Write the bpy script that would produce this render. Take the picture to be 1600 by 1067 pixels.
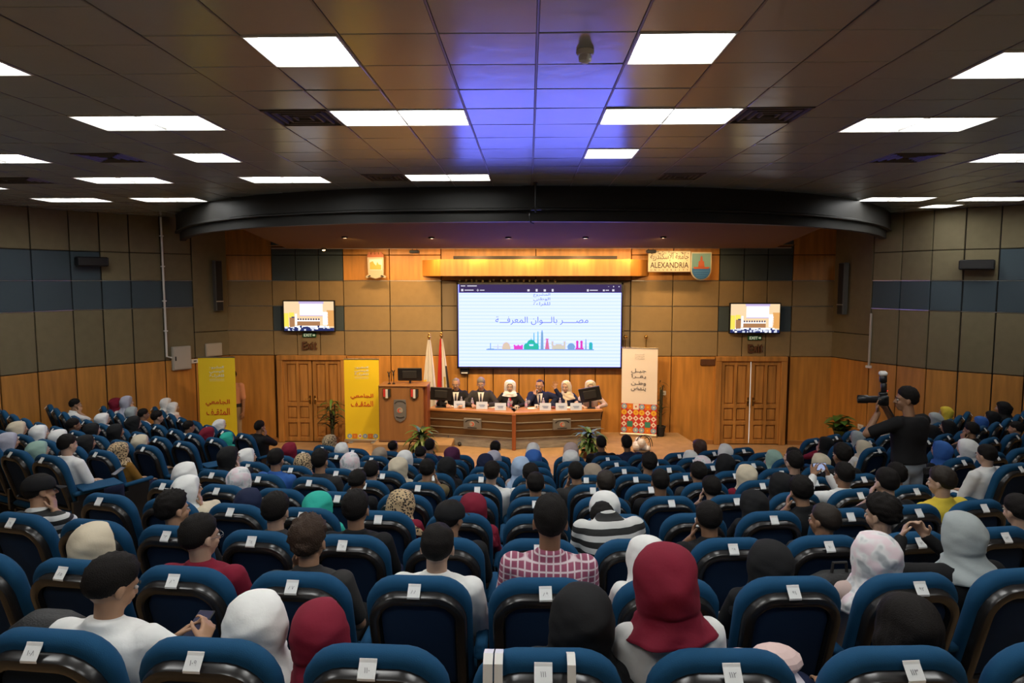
import bpy, bmesh, math, random
import numpy as np
from mathutils import Vector, Matrix, Euler, Quaternion
random.seed(7); rng=np.random.default_rng(7)
sc=bpy.context.scene; col=sc.collection
for o in list(bpy.data.objects): bpy.data.objects.remove(o)

# ---------------------------------------------------------------- camera, exposure, light of the place
F_PX=1067.0; PITCH=math.atan(95/1067.0); YAW=math.atan(26/1067.0); EYE=4.09
cam=bpy.data.cameras.new('camera'); cam_o=bpy.data.objects.new('camera',cam); col.objects.link(cam_o)
cam.sensor_width=36; cam.lens=36*F_PX/1600; cam.clip_start=.05
cam_o.location=(0,0,EYE); cam_o.rotation_euler=(math.pi/2-PITCH,0,YAW)
sc.camera=cam_o
w=bpy.data.worlds.new('world'); sc.world=w; w.use_nodes=True
w.node_tree.nodes['Background'].inputs[0].default_value=(.02,.02,.02,1); w.node_tree.nodes['Background'].inputs[1].default_value=.1
sc.view_settings.view_transform='Standard'; sc.view_settings.look='None'; sc.view_settings.gamma=1; sc.view_settings.use_curve_mapping=False
sc.view_settings.exposure=0.0
PANEL_POWER=13.0; WALL_SPOT=38; STAGE_FILL=360; COVE=95

# ---------------------------------------------------------------- helpers
def at(px,py,Y):
    a=(px-800)/F_PX; b=(533.5-py)/F_PX
    f=math.cos(PITCH)+b*math.sin(PITCH); u=b*math.cos(PITCH)-math.sin(PITCH)
    X=a*math.cos(YAW)-f*math.sin(YAW); Yy=a*math.sin(YAW)+f*math.cos(YAW)
    t=Y/Yy; return Vector((X*t,Y,EYE+u*t))
def s2l(c): return tuple((x/12.92 if x<=.04045 else ((x+.055)/1.055)**2.4) for x in c)
MATS={}
def mat(name,rgb,rough=.6,metal=0,spec=.5,emit=0,grain=None,bump=0,bscale=60,var=0,sheen=0,coat=0):
    """principled material; rgb is linear. grain=(sx,sy,sz,amount) stretches a noise along the object"""
    if name in MATS: return MATS[name]
    m=bpy.data.materials.new(name); m.use_nodes=True; nt=m.node_tree; b=nt.nodes['Principled BSDF']
    b.inputs['Base Color'].default_value=(*rgb,1); b.inputs['Roughness'].default_value=rough; b.inputs['Metallic'].default_value=metal
    b.inputs['Specular IOR Level'].default_value=spec
    if coat: b.inputs['Coat Weight'].default_value=coat
    if sheen: b.inputs['Sheen Weight'].default_value=sheen
    if emit: b.inputs['Emission Color'].default_value=(*rgb,1); b.inputs['Emission Strength'].default_value=emit
    tc=nt.nodes.new('ShaderNodeTexCoord')
    if grain:
        mp=nt.nodes.new('ShaderNodeMapping'); mp.inputs['Scale'].default_value=grain[:3]
        nt.links.new(tc.outputs['Object'],mp.inputs['Vector'])
        n=nt.nodes.new('ShaderNodeTexNoise'); n.inputs['Scale'].default_value=1; n.inputs['Detail'].default_value=5
        nt.links.new(mp.outputs[0],n.inputs['Vector'])
        r=nt.nodes.new('ShaderNodeMapRange'); r.inputs[1].default_value=.3; r.inputs[2].default_value=.7
        r.inputs[3].default_value=1-grain[3]; r.inputs[4].default_value=1+grain[3]
        nt.links.new(n.outputs['Fac'],r.inputs[0])
        mx=nt.nodes.new('ShaderNodeVectorMath'); mx.operation='SCALE'; mx.inputs[0].default_value=rgb
        nt.links.new(r.outputs[0],mx.inputs['Scale']); last=mx.outputs[0]
        if var:
            oi=nt.nodes.new('ShaderNodeObjectInfo'); r2=nt.nodes.new('ShaderNodeMapRange'); r2.inputs[3].default_value=1-var; r2.inputs[4].default_value=1+var
            nt.links.new(oi.outputs['Random'],r2.inputs[0]); m2=nt.nodes.new('ShaderNodeVectorMath'); m2.operation='SCALE'
            nt.links.new(last,m2.inputs[0]); nt.links.new(r2.outputs[0],m2.inputs['Scale']); last=m2.outputs[0]
        nt.links.new(last,b.inputs['Base Color'])
    if bump:
        n=nt.nodes.new('ShaderNodeTexNoise'); n.inputs['Scale'].default_value=bscale; n.inputs['Detail'].default_value=3
        nt.links.new(tc.outputs['Object'],n.inputs['Vector'])
        bp=nt.nodes.new('ShaderNodeBump'); bp.inputs['Strength'].default_value=bump; bp.inputs['Distance'].default_value=.01
        nt.links.new(n.outputs['Fac'],bp.inputs['Height']); nt.links.new(bp.outputs[0],b.inputs['Normal'])
    MATS[name]=m; return m
def emis(name,rgb,s):
    if name in MATS: return MATS[name]
    m=bpy.data.materials.new(name); m.use_nodes=True; nt=m.node_tree; nt.nodes.clear()
    e=nt.nodes.new('ShaderNodeEmission'); e.inputs[0].default_value=(*rgb,1); e.inputs[1].default_value=s
    o=nt.nodes.new('ShaderNodeOutputMaterial'); nt.links.new(e.outputs[0],o.inputs[0]); MATS[name]=m; return m
def tag(o,label=None,cat=None,group=None,kind=None):
    if label: o['label']=label
    if cat: o['category']=cat
    if group: o['group']=group
    if kind: o['kind']=kind
    return o
def thing(name,label,cat,loc=(0,0,0),rotz=0,group=None):
    o=bpy.data.objects.new(name,None); col.objects.link(o); o.location=loc; o.rotation_euler=(0,0,rotz); o.empty_display_size=.1
    return tag(o,label,cat,group)
class MB:
    def __init__(s): s.v=[]; s.f=[]; s.mi=[]; s.cur=0
    def add(s,vs,fs):
        n=len(s.v); s.v+= [tuple(p) for p in vs]; s.f+=[tuple(i+n for i in f) for f in fs]; s.mi+=[s.cur]*len(fs); return s
    def box(s,x0,x1,y0,y1,z0,z1,M=None):
        vs=[Vector(p) for p in ((x0,y0,z0),(x1,y0,z0),(x1,y1,z0),(x0,y1,z0),(x0,y0,z1),(x1,y0,z1),(x1,y1,z1),(x0,y1,z1))]
        if M: vs=[M@p for p in vs]
        return s.add(vs,[(0,3,2,1),(4,5,6,7),(0,1,5,4),(1,2,6,5),(2,3,7,6),(3,0,4,7)])
    def bbox(s,x0,x1,y0,y1,z0,z1,b=.01,M=None):
        """box with chamfered edges on all sides"""
        rings=[]
        for z,i in ((z0,b),(z0+b,0),(z1-b,0),(z1,b)):
            a,c,d,e=x0+i,x1-i,y0+i,y1-i; k=b*.7
            rings.append([(a+k,d,z),(c-k,d,z),(c,d+k,z),(c,e-k,z),(c-k,e,z),(a+k,e,z),(a,e-k,z),(a,d+k,z)])
        return s.loft(rings,True,True,M)
    def loft(s,rings,c0=True,c1=True,M=None,closed=True):
        n=len(rings[0]); vs=[Vector(p) for r in rings for p in r]
        if M: vs=[M@p for p in vs]
        fs=[]
        for i in range(len(rings)-1):
            for j in range(n if closed else n-1):
                k=(j+1)%n; fs.append((i*n+j,i*n+k,(i+1)*n+k,(i+1)*n+j))
        if c0: fs.append(tuple(range(n-1,-1,-1)))
        if c1: fs.append(tuple((len(rings)-1)*n+j for j in range(n)))
        return s.add(vs,fs)
    def tube(s,pts,r,n=8,M=None):
        pts=[Vector(p) for p in pts]; rings=[]; rr=r if isinstance(r,(list,tuple)) else [r]*len(pts)
        up=Vector((0,0,1))
        for i,p in enumerate(pts):
            d=(pts[min(i+1,len(pts)-1)]-pts[max(i-1,0)]).normalized()
            a=d.cross(up); 
            if a.length<.05: a=d.cross(Vector((1,0,0)))
            a.normalize(); b=a.cross(d)
            rings.append([p+rr[i]*(math.cos(t)*a+math.sin(t)*b) for t in [2*math.pi*k/n for k in range(n)]])
        return s.loft(rings,True,True,M)
    def lathe(s,prof,c=(0,0,0),n=16,M=None):
        rings=[[(c[0]+r*math.cos(2*math.pi*k/n),c[1]+r*math.sin(2*math.pi*k/n),c[2]+z) for k in range(n)] for r,z in prof]
        return s.loft(rings,True,True,M)
    def poly(s,pts2,y0,y1,M=None):
        """flat outline (x,z) extruded from y0 (front) to y1"""
        return s.loft([[(x,y0,z) for x,z in pts2],[(x,y1,z) for x,z in pts2]],True,True,M)
    def ell(s,c,r,nu=14,nv=10,M=None):
        vs=[];fs=[]
        rings=[]
        for j in range(nv+1):
            p=math.pi*j/nv; q=max(math.sin(p),.02)
            rings.append([(c[0]+r[0]*q*math.cos(2*math.pi*k/nu),c[1]+r[1]*q*math.sin(2*math.pi*k/nu),c[2]-r[2]*math.cos(p)) for k in range(nu)])
        return s.loft(rings,True,True,M)
    def mesh(s,name,mats,smooth=False,off=None):
        me=bpy.data.meshes.new(name)
        v=s.v if off is None else [(p[0]-off[0],p[1]-off[1],p[2]-off[2]) for p in s.v]
        me.from_pydata(v,[],s.f)
        for m in (mats if isinstance(mats,(list,tuple)) else [mats]): me.materials.append(m)
        if len(set(s.mi))>1: me.polygons.foreach_set('material_index',s.mi)
        bm=bmesh.new(); bm.from_mesh(me); bmesh.ops.recalc_face_normals(bm,faces=bm.faces); bm.to_mesh(me); bm.free()
        if smooth: 
            me.shade_smooth()
            try: me.set_sharp_from_angle(angle=math.radians(smooth if smooth>1 else 40))
            except Exception: pass
        me.update(); return me
    def build(s,name,mats,parent=None,smooth=False,world=False):
        off=None
        if world and parent is not None: off=parent.location
        o=bpy.data.objects.new(name,s.mesh(name,mats,smooth,off)); col.objects.link(o)
        if parent is not None: o.parent=parent
        return o
def inst(name,me,parent=None,loc=(0,0,0),rot=(0,0,0),scale=(1,1,1),mats=None):
    o=bpy.data.objects.new(name,me); col.objects.link(o); o.location=loc; o.rotation_euler=rot; o.scale=scale
    if parent is not None: o.parent=parent
    if mats:
        for i,m in enumerate(mats):
            o.material_slots[i].link='OBJECT'; o.material_slots[i].material=m
    return o
# ---- lettering
AR={}
for ch,base,n in [('ا',0xFE8D,2),('ب',0xFE8F,4),('ة',0xFE93,2),('ت',0xFE95,4),('ث',0xFE99,4),('ج',0xFE9D,4),('ح',0xFEA1,4),('خ',0xFEA5,4),('د',0xFEA9,2),('ر',0xFEAD,2),('ز',0xFEAF,2),('س',0xFEB1,4),('ش',0xFEB5,4),('ص',0xFEB9,4),('ض',0xFEBD,4),('ط',0xFEC1,4),('ع',0xFEC9,4),('ف',0xFED1,4),('ق',0xFED5,4),('ك',0xFED9,4),('ل',0xFEDD,4),('م',0xFEE1,4),('ن',0xFEE5,4),('ه',0xFEE9,4),('و',0xFEED,2),('ي',0xFEF1,4),('ء',0xFE80,1),('أ',0xFE83,2),('إ',0xFE87,2),('\u0001',0xFEFB,2),('\u0002',0xFEF9,2)]: AR[ch]=(base,n)
def arabic(t):
    t=t.replace('لا','\u0001').replace('لإ','\u0002'); out=[]
    for i,c in enumerate(t):
        if c=='ـ' or c not in AR: out.append(c); continue
        b,n=AR[c]; p=t[i-1] if i else ' '; q=t[i+1] if i+1<len(t) else ' '
        jp=(p=='ـ') or (p in AR and AR[p][1]==4); jn=(q=='ـ') or (q in AR and AR[q][1]>1)
        if n==1: k=0
        elif n==2: k=1 if jp else 0
        else: k=3 if jp and jn else 1 if jp else 2 if jn else 0
        out.append(chr(b+k))
    return ''.join(reversed(out))
def text_mesh(body,w,h,thick=.003,res=2,bold=0):
    c=bpy.data.curves.new('lettering','FONT'); c.body=body; c.resolution_u=res; c.extrude=.02; c.offset=bold
    o=bpy.data.objects.new('lettering',c); col.objects.link(o)
    me=bpy.data.meshes.new_from_object(o.evaluated_get(bpy.context.evaluated_depsgraph_get()))
    bpy.data.objects.remove(o); bpy.data.curves.remove(c)
    n=len(me.vertices); a=np.zeros(n*3); me.vertices.foreach_get('co',a); a=a.reshape(-1,3)
    lo,hi=a.min(0),a.max(0); s=[w/(hi[0]-lo[0]) if w else None, h/(hi[1]-lo[1]) if h else None]
    sx=s[0] or s[1]; sy=s[1] or s[0]
    b=np.zeros_like(a); b[:,0]=(a[:,0]-(lo[0]+hi[0])/2)*sx; b[:,2]=(a[:,1]-(lo[1]+hi[1])/2)*sy; b[:,1]=-a[:,2]/.02*thick/2
    me.vertices.foreach_set('co',b.ravel()); me.update(); return me
def lettering(body,c,w,h,m,parent,rot=(0,0,0),bold=0,thick=.003,world=True,name='lettering'):
    me=text_mesh(body,w,h,thick,bold=bold); me.materials.clear(); me.materials.append(m)
    c=Vector(c); 
    if world: c=c-Vector(parent.location)
    return inst(name,me,parent,c,rot)
# ---------------------------------------------------------------- materials of the place
WOOD=mat('wood_panel',(.50,.225,.045),.42,grain=(9,9,.9,.22),var=.07)
WOODH=mat('wood_board',(.36,.165,.05),.4,grain=(1.2,9,9,.22),var=.05)
DOORW=mat('door_wood',(.43,.20,.05),.42,grain=(12,12,1,.3),var=.05)
DARKW=mat('dark_wood',(.10,.04,.015),.5,grain=(8,8,1,.2))
BEIGE=mat('beige_fabric',(.285,.20,.095),.85,bump=.25,bscale=180,grain=(6,6,6,.06),var=.05)
OLIVE_DIM=mat('olive_fabric_dim',(.185,.155,.085),.88,bump=.25,bscale=180,grain=(6,6,6,.06),var=.06)  # side fabric: olive tone, with the dimmer light there darkened into the colour
BROWN=mat('taupe_fabric',(.22,.165,.10),.85,bump=.25,bscale=180)
BLUEF=mat('slate_fabric',(.052,.078,.095),.85,bump=.25,bscale=180,var=.05)
JOINT=mat('joint_dark',(.02,.016,.012),.8)
ALU=mat('aluminium',(.62,.6,.56),.3,metal=1)
CHROME=mat('chrome',(.75,.74,.7),.15,metal=1)
BRASS=mat('brass',(.75,.5,.16),.25,metal=1)
CARPET=mat('tan_carpet',(.40,.245,.115),.95,bump=.6,bscale=220,grain=(5,5,5,.12))
TILE=mat('ceiling_tile',(.30,.345,.335),.2,spec=.9,bump=.2,bscale=5,var=.06)
SLAB=mat('ceiling_void',(.03,.03,.028),.7)
FASC=mat('fascia_grey',(.026,.025,.023),.5,spec=.3)
SOFF=mat('soffit_brown',(.16,.085,.022),.8,spec=.1)
WHITE=mat('white_plastic',(.75,.74,.7),.4)
BLACK=mat('black_plastic',(.012,.012,.013),.35)
BLACKM=mat('black_matt',(.014,.013,.013),.75)
GREYM=mat('grey_metal',(.33,.31,.28),.38,metal=.7,grain=(3,3,14,.25))
PANEL_E=emis('panel_light',(1.0,1.0,.97),PANEL_POWER)
LX=lambda px:at(px,500,17).x
LZ=lambda py:at(826,py,17).z
ZB=[0,2.215,2.84,3.46,4.09,4.72,5.57]
# ---------------------------------------------------------------- arcs of the seating
XC,YC,DR=.0383,20.516,.936
RK=lambda k:DR*(19.585-k)
FL=lambda R:EYE-(1.291+.1815*(18.266-R))-1.04
def polar(R,a,z=0): return Vector((XC+R*math.sin(a),YC-R*math.cos(a),z))
# ---------------------------------------------------------------- floor: flat hall floor and the stepped tiers
m=MB(); m.box(-11.2,11.2,-5,17.4,-.3,0)
A0,A1,NA=-1.35,1.35,44
for k in range(-4,10):
    R=RK(k); z=max(FL(R),.02); r0,r1=R-.42,R+DR-.42
    ri=[[polar(r,A0+(A1-A0)*j/NA,zz) for j in range(NA+1)] for r,zz in ((r0,-.02),(r0,z),(r1,z),(r1,-.02))]
    m.loft(ri,False,False,closed=False)
tag(m.build('floor',CARPET),kind='structure')
# ---------------------------------------------------------------- stage platform with a bowed front
STZ=.29
front=[(-4.25,15.1),(-3.4,14.45),(-2.2,13.75),(-1,13.35),(0,13.2),(1.2,13.3),(2.3,13.75),(3.2,14.55),(3.95,15.55)]
m=MB(); pl=front+[(3.75,17),(-4.25,17)]
m.loft([[(x,y,0) for x,y in pl],[(x,y,STZ-.02) for x,y in pl],[(x*.998,y+.01,STZ) for x,y in pl]])
st=tag(m.build('floor_stage',CARPET),kind='structure')
m=MB()
for (a,b) in zip(front[:-1],front[1:]): m.tube([(a[0],a[1]-.012,STZ-.02),(b[0],b[1]-.012,STZ-.02)],.014,6)
m.build('nosing',WHITE,st)
# ---------------------------------------------------------------- walls
LEFT=[(-7.56,17),(-8.1,16.3),(-8.54,15.75),(-8.98,15.25),(-9.4,14.85),(-9.77,14.4),(-10.1,13.7),(-10.4,13.07),(-10.55,12.2),(-10.7,11)]
RIGHT=[(7.5,17),(7.87,15.87),(8.2,15.3),(8.5,14.7),(8.9,14.27),(9.37,13.92),(9.75,13.56),(10.1,13.0),(10.45,12.1),(10.7,11)]
def side_wall(name,pts,sgn):
    pts=[Vector((*p,0)) for p in pts]; full=pts+[Vector((sgn*10.7,-5,0))]
    m=MB()
    for a,b in zip(full[:-1],full[1:]):
        d=(b-a).normalized(); n=Vector((-d.y,d.x,0)); n=n if n.x*sgn>0 else -n
        m.loft([[a+n*.03,b+n*.03,b+n*.25,a+n*.25],[p+Vector((0,0,5.7)) for p in (a+n*.03,b+n*.03,b+n*.25,a+n*.25)]])
    wall=tag(m.build(name,JOINT),kind='structure')
    for i,(a,b) in enumerate(zip(full[:-1],full[1:])):
        d=(b-a); L=d.length; d.normalize(); n=Vector((-d.y,d.x,0)); n=n if n.x*sgn>0 else -n
        far=i>=5
        bands=[(0,ZB[1],WOOD),(ZB[1],ZB[3],OLIVE_DIM),(ZB[3],ZB[4],BLUEF),(ZB[4],ZB[5],BLUEF if i>=(4 if sgn<0 else 5) else OLIVE_DIM),(ZB[5],ZB[6],OLIVE_DIM)]
        if i==0: bands=[(0,ZB[1],WOOD),(ZB[1],ZB[2],OLIVE_DIM),(ZB[2],ZB[6],OLIVE_DIM)]
        M=Matrix(((d.x,-n.x,0,a.x),(d.y,-n.y,0,a.y),(0,0,1,0),(0,0,0,1)))
        N=1 if i<len(full)-2 else 14
        for j in range(N):
            x0,x1=L*j/N+.012,L*(j+1)/N-.012
            for (z0,z1,mm) in bands:
                m=MB(); m.bbox(x0,x1,-.03,.012 if mm is WOOD else .02,z0+.008,z1-.008,.008,M); o=m.build('panel',mm,wall)
        if i>0 and i<len(full)-1:
            m=MB()
            for z in (ZB[3],ZB[4]): m.box(.0,L,-.0,.026,z-.006,z+.006,M)
            m.build('metal_strip',ALU,wall)
        m=MB(); m.box(0,L,-.02,.03,0,.1,M); m.build('skirting',DARKW,wall)
    return wall
wl=side_wall('wall_left',LEFT,-1); wr=side_wall('wall_right',RIGHT,1)
m=MB(); m.box(-11.2,11.2,-5.3,-5,0,5.7); tag(m.build('wall_rear',BEIGE),kind='structure')
# stage wall
m=MB(); m.box(-7.9,7.9,17.13,17.3,0,5.7); wb=tag(m.build('wall_back',JOINT),kind='structure')
def wp(x0,x1,z0,z1,mm,y=17.0,g=.010,name='panel'):
    m=MB(); m.bbox(x0+g,x1-g,y-.02,max(y+.03,17.14),z0+g*.8,z1-g*.8,.006); return m.build(name,mm,wb)
cols_l=[LX(p) for p in (356,427)]; dl=[LX(p) for p in (427,464,500,538)]; dr=[LX(p) for p in (1122,1160,1197,1236)]
ZT=[2.215,2.84,3.46,4.09,4.72,5.56]
def column(x0,x1,top,rows=(BEIGE,BEIGE,BEIGE),wood=True):
    if wood: wp(x0,x1,0,ZT[0],WOOD)
    for i in range(3): wp(x0,x1,ZT[i],ZT[i+1],rows[i])
    wp(x0,x1,ZT[3],ZT[4],top); wp(x0,x1,ZT[4],ZT[5],top)
column(LX(356),LX(427),WOOD)
for i in range(3): column(dl[i],dl[i+1],BLUEF,(BEIGE,BLUEF if i!=1 else BEIGE,BEIGE),False)
for a,b in ((538,610),(610,690)): column(LX(a),LX(b),WOOD)
for a,b in ((985,1050),(1050,1122)): column(LX(a),LX(b),WOOD)
for i in range(3): column(dr[i],dr[i+1],BLUEF,(BEIGE,BLUEF if i!=1 else BEIGE,BEIGE),False)
column(LX(1236),LX(1303),WOOD)
ctr=[LX(p) for p in (690,730,770.5,811,851,891,931,985)]
for a,b in zip(ctr[:-1],ctr[1:]): wp(a,b,0,ZT[0],WOOD)
for i in range(3):
    for a,b in ((690,837),(837,985)): wp(LX(a),LX(b),ZT[i],ZT[i+1],BROWN,17.06)
for a,b in ((690,837),(837,985)): wp(LX(a),LX(b),ZT[3],ZT[5],WOOD)
m=MB()
for a,b in ((356,690),(985,1303)):
    for z in (ZT[1],ZT[2],ZT[3]): m.box(LX(a),LX(b),16.972,16.99,z-.005,z+.005)
m.build('metal_strip',ALU,wb)
for n,(a,b) in enumerate(((356,431),(540,690),(690,985),(985,1118),(1236,1303))):
    m=MB(); m.bbox(LX(a),LX(b),16.94,16.98,0,.11,.006); m.build('skirting',WOODH,wb)
# pelmet box above the screen, its ends splayed
m=MB(); x0,x1=LX(661),LX(1012); y=16.25; xa,xb=at(688,418,y).x,at(985,418,y).x; z0,z1=at(826,431,y).z,at(826,405,y).z
m.loft([[(x0,16.98,z),(xa,y,z),(xb,y,z),(x1,16.98,z)] for z in (z0,z1)])
pel=tag(m.build('trim_1',WOOD),kind='structure')
m=MB(); m.box(xa+.3,xb-.3,16.35,16.97,z1+.002,z1+.08); m.build('cable_tray',BLACKM,pel)
# ---------------------------------------------------------------- doors
def door(name,pa,pb,gap_light):
    x0,x1=LX(pa),LX(pb); xm=(x0+x1)/2; H=2.2
    r=thing(name,None,None,(xm,17,0)); tag(r,kind='structure')
    m=MB(); fw=.13
    m.bbox(x0-.02,x0+fw,16.9,17,0,H,.012); m.bbox(x1-fw,x1+.02,16.9,17,0,H,.012); m.bbox(x0-.02,x1+.02,16.89,17,H-.1,H+.02,.012)
    m.build('door_frame',DOORW,r,world=True)
    lw=(x1-x0-2*fw)/2-.012
    for s in (-1,1):
        a,b=(xm-lw-.012,xm-.012) if s<0 else (xm+.012,xm+lw+.012)
        m=MB(); m.box(a,b,16.99,17.03,.02,H-.1); 
        st=.09; zs=[.05,.55,.95,H-.12]; mid=(a+b)/2
        for xa,xb in ((a,a+st),(mid-.035,mid+.035),(b-st,b)): m.bbox(xa,xb,16.945,16.995,.02,H-.1,.008)
        for za,zb in ((.02,.13),(.50,.60),(.92,1.02),(H-.2,H-.1)): m.bbox(a,b,16.947,16.995,za,zb,.008)
        lf=m.build('door_leaf',DOORW,r,world=True)
        for za,zb in ((.15,.48),(.62,.90),(1.04,H-.22)):
            for xa,xb in ((a+st+.015,mid-.05),(mid+.05,b-st-.015)):
                m=MB(); m.bbox(xa,xb,16.965,17.0,za,zb,.02); o=m.build('panel',DOORW,lf,world=False)
                for v in o.data.vertices: v.co-=Vector(r.location)
        m=MB(); hx=b-.05 if s<0 else a+.05
        m.bbox(hx-.02,hx+.02,16.93,16.95,.98,1.2,.004); m.tube([(hx,16.94,1.12),(hx,16.88,1.12),(hx-s*.0-.10*(1 if s<0 else -1),16.88,1.12)],.011,8)
        o=m.build('door_handle',BRASS,r,world=True,smooth=True)
    if gap_light:
        m=MB(); m.box(xm-.011,xm+.011,17.0,17.02,.03,H-.12); m.build('lit_gap',emis('gap_light',(1,.97,.85),1.3),r,world=True)
    return r
door('door_1',433,540,False); door('door_2',1120,1230,True)
# ---------------------------------------------------------------- ceiling with metal tiles, fascia and soffit over the stage
CX=[0,2.8,4.7,6.0,7.2,7.9,8.25]; CY=[10.8,11.05,11.8,12.8,14.15,15.3,16.3]
curve=lambda x:float(np.interp(abs(x),CX,CY))
ZC=5.57; GX=.05; GY=3.325
m=MB(); m.box(-11.2,11.2,-5,17.4,ZC+.075,ZC+.25); ceil=tag(m.build('ceiling',SLAB),kind='structure')
zone=lambda i:.75 if i<-4 else (.5 if i<4 else .15)
LIGHTS=[(-3,-2,1.5),(1,2,1.5),(-7,-5,4.75),(-3,-1,4.5),(1,3,4.5),(5,7,5.15),(5,6,2.15),(-7,-6,1.75),(-12,-10,7.75),(-7,-6,7.75),(1,2,7.5),(9,11,8.15),(-11,-9,10.75),(-7,-5,10.75),(-3,-1,10.5),(-15,-13,14.75),(-12,-10,14.75),(10,12,15.15),(13,15,15.15),(13,14,17.15),(-16,-14,11.75),
 (-3,-1,-1.5),(1,3,-1.5),(-7,-5,-2.25),(5,7,-1.85),(-3,-1,-5.5),(1,3,-5.5),(-8,-6,-5.5),(6,8,-5.5)]
VENTS=[(-4,-3,4.5),(3,4,4.5),(-9,-8,7.75),(7,8,8.15),(-4,-3,10.5),(3,4,10.5),(-14,-12,10.75),(12,14,11.15)]
taken=set()
for a,b,n in LIGHTS+VENTS:
    for i in range(a,b): taken.add((i,round(n,2)))
def wallx(y,pts): return float(np.interp(-y,[-p[1] for p in pts],[p[0] for p in pts]))
tiles=[]
for i in range(-18,18):
    for q in range(-15,24):
        n=q+zone(i); x0,y0=GX+.6*i,GY+.6*n; xm,ym=x0+.3,y0+.3
        if (i,round(n,2)) in taken or y0>curve(xm)+.1: continue
        if not (wallx(ym,LEFT)-.3<xm<wallx(ym,RIGHT)+.3): continue
        tiles.append((ym,xm))
tiles.sort(key=lambda t:t[0]+abs(t[1])*.25 if t[0]>3.2 else 99-t[0])
def tile_mb(w=.592,b=.006):
    m=MB(); h=w/2
    rings=[[(-h,-h,.012),(h,-h,.012),(h,h,.012),(-h,h,.012)],[(-h,-h,0),(h,-h,0),(h,h,0),(-h,h,0)]]
    r=h-b; rings.append([(-r,-r,-b),(r,-r,-b),(r,r,-b),(-r,r,-b)])
    return m.loft(rings,True,True)
tm=tile_mb().mesh('tile',TILE)
for (y,x) in tiles[:290]:
    inst('tile',tm,ceil,(x,y,ZC),(random.gauss(0,.004),random.gauss(0,.004),random.choice((0,math.pi/2,math.pi))))
m=MB()
for (y,x) in tiles[290:]:
    t=tile_mb(); M=Matrix.Translation((x,y,ZC))@Euler((random.gauss(0,.004),random.gauss(0,.004),0)).to_matrix().to_4x4(); m.add([M@Vector(v) for v in t.v],t.f)
tag(m.build('far_tiles',TILE,ceil),kind='stuff')
m=MB()
for i in range(-18,19):
    x=GX+.6*i
    for y0 in np.arange(-4.9,16,.6):
        if y0<curve(x) and wallx(y0,LEFT)<x<wallx(y0,RIGHT): m.box(x-.006,x+.006,y0,min(y0+.6,curve(x)),ZC-.009,ZC+.012)
m.build('grid_bars',mat('grid_bar',(.16,.16,.155),.4,metal=.3),ceil)
# ceiling lights
def where(x,y): 
    return ('left' if x<-.3 else 'right') 
n_l=0
vis=sorted(range(len(LIGHTS)),key=lambda i:LIGHTS[i][2])
for li,(a,b,n) in enumerate(LIGHTS):
    x0,x1,y0,y1=GX+.6*a,GX+.6*b,GY+.6*n,GY+.6*n+.6; xm,ym=(x0+x1)/2,(y0+y1)/2
    side='left' if xm<0 else 'right'; size='square' if b-a==1 else 'oblong'
    row=sorted([l for l in LIGHTS if l[2]>0 and ((l[0]+l[1])<0)==(xm<0)],key=lambda l:(l[2],abs(l[0]+l[1])))
    ordn=['first','second','third','fourth','fifth','sixth','seventh','eighth','ninth','tenth','eleventh','twelfth','thirteenth']
    lab=f'lit {size} white ceiling panel, {side} half of the ceiling, {ordn[row.index((a,b,n))]} from the near end' if n>0 else f'lit oblong white ceiling panel behind the seats, {side} side, {"near" if n>-3 and abs(a)<4 else "outer" if n>-3 else "rear"} {"inner" if abs(a+b)<6 else "side"}'
    t=thing('ceiling_light',lab,'ceiling light',(xm,ym,ZC),0,'ceiling light panels')
    W,D=(x1-x0)/2-.004,(y1-y0)/2-.004
    m=MB()
    def rect(w_,d_,z): return [(-w_,-d_,z),(w_,-d_,z),(w_,d_,z),(-w_,d_,z)]
    m.loft([rect(W,D,.065),rect(W,D,-.012),rect(W-.012,D-.012,-.016),rect(W-.016,D-.016,-.01),rect(W-.03,D-.03,.06)],False,False)
    m.build('frame',WHITE,t)
    m=MB(); m.loft([rect(W-.026,D-.026,.062),rect(W-.028,D-.028,.05)]); m.build('diffuser',PANEL_E,t)
for a,b,n in VENTS:
    x0,x1,y0,y1=GX+.6*a,GX+.6*b,GY+.6*n,GY+.6*n+.6; xm,ym=(x0+x1)/2,(y0+y1)/2; W,D=(x1-x0)/2-.004,.296
    lab=f'dark louvred air vent in the {"left" if xm<0 else "right"} half of the ceiling, {"near" if n<5 else "middle" if n<9 else "far" } {"centre" if abs(a)<6 else "side"}'
    t=thing('ceiling_vent',lab,'vent',(xm,ym,ZC),0,'ceiling air vents')
    m=MB(); m.box(-W,W,-D,D,.004,.011); m.build('backing',JOINT,t)
    m=MB()
    for s in (0,1,2,3): 
        w_,d_=W-.07*s,D-.07*s
        if w_<.03 or d_<.03: break
        for (p,q,r_,u) in ((-w_,w_,-d_,-d_+.028),(-w_,w_,d_-.028,d_),(-w_,-w_+.028,-d_,d_),(w_-.028,w_,-d_,d_)):
            mm=MB(); mm.loft([[(p,r_,.004),(q,r_,.004),(q,u,.004),(p,u,.004)],[(p+.006,r_+.006,-.014),(q-.006,r_+.006,-.014),(q-.006,u-.006,-.014),(p+.006,u-.006,-.014)]]); mm.build('louver',mat('vent_metal',(.10,.095,.085),.5,metal=.4),t)
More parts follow.
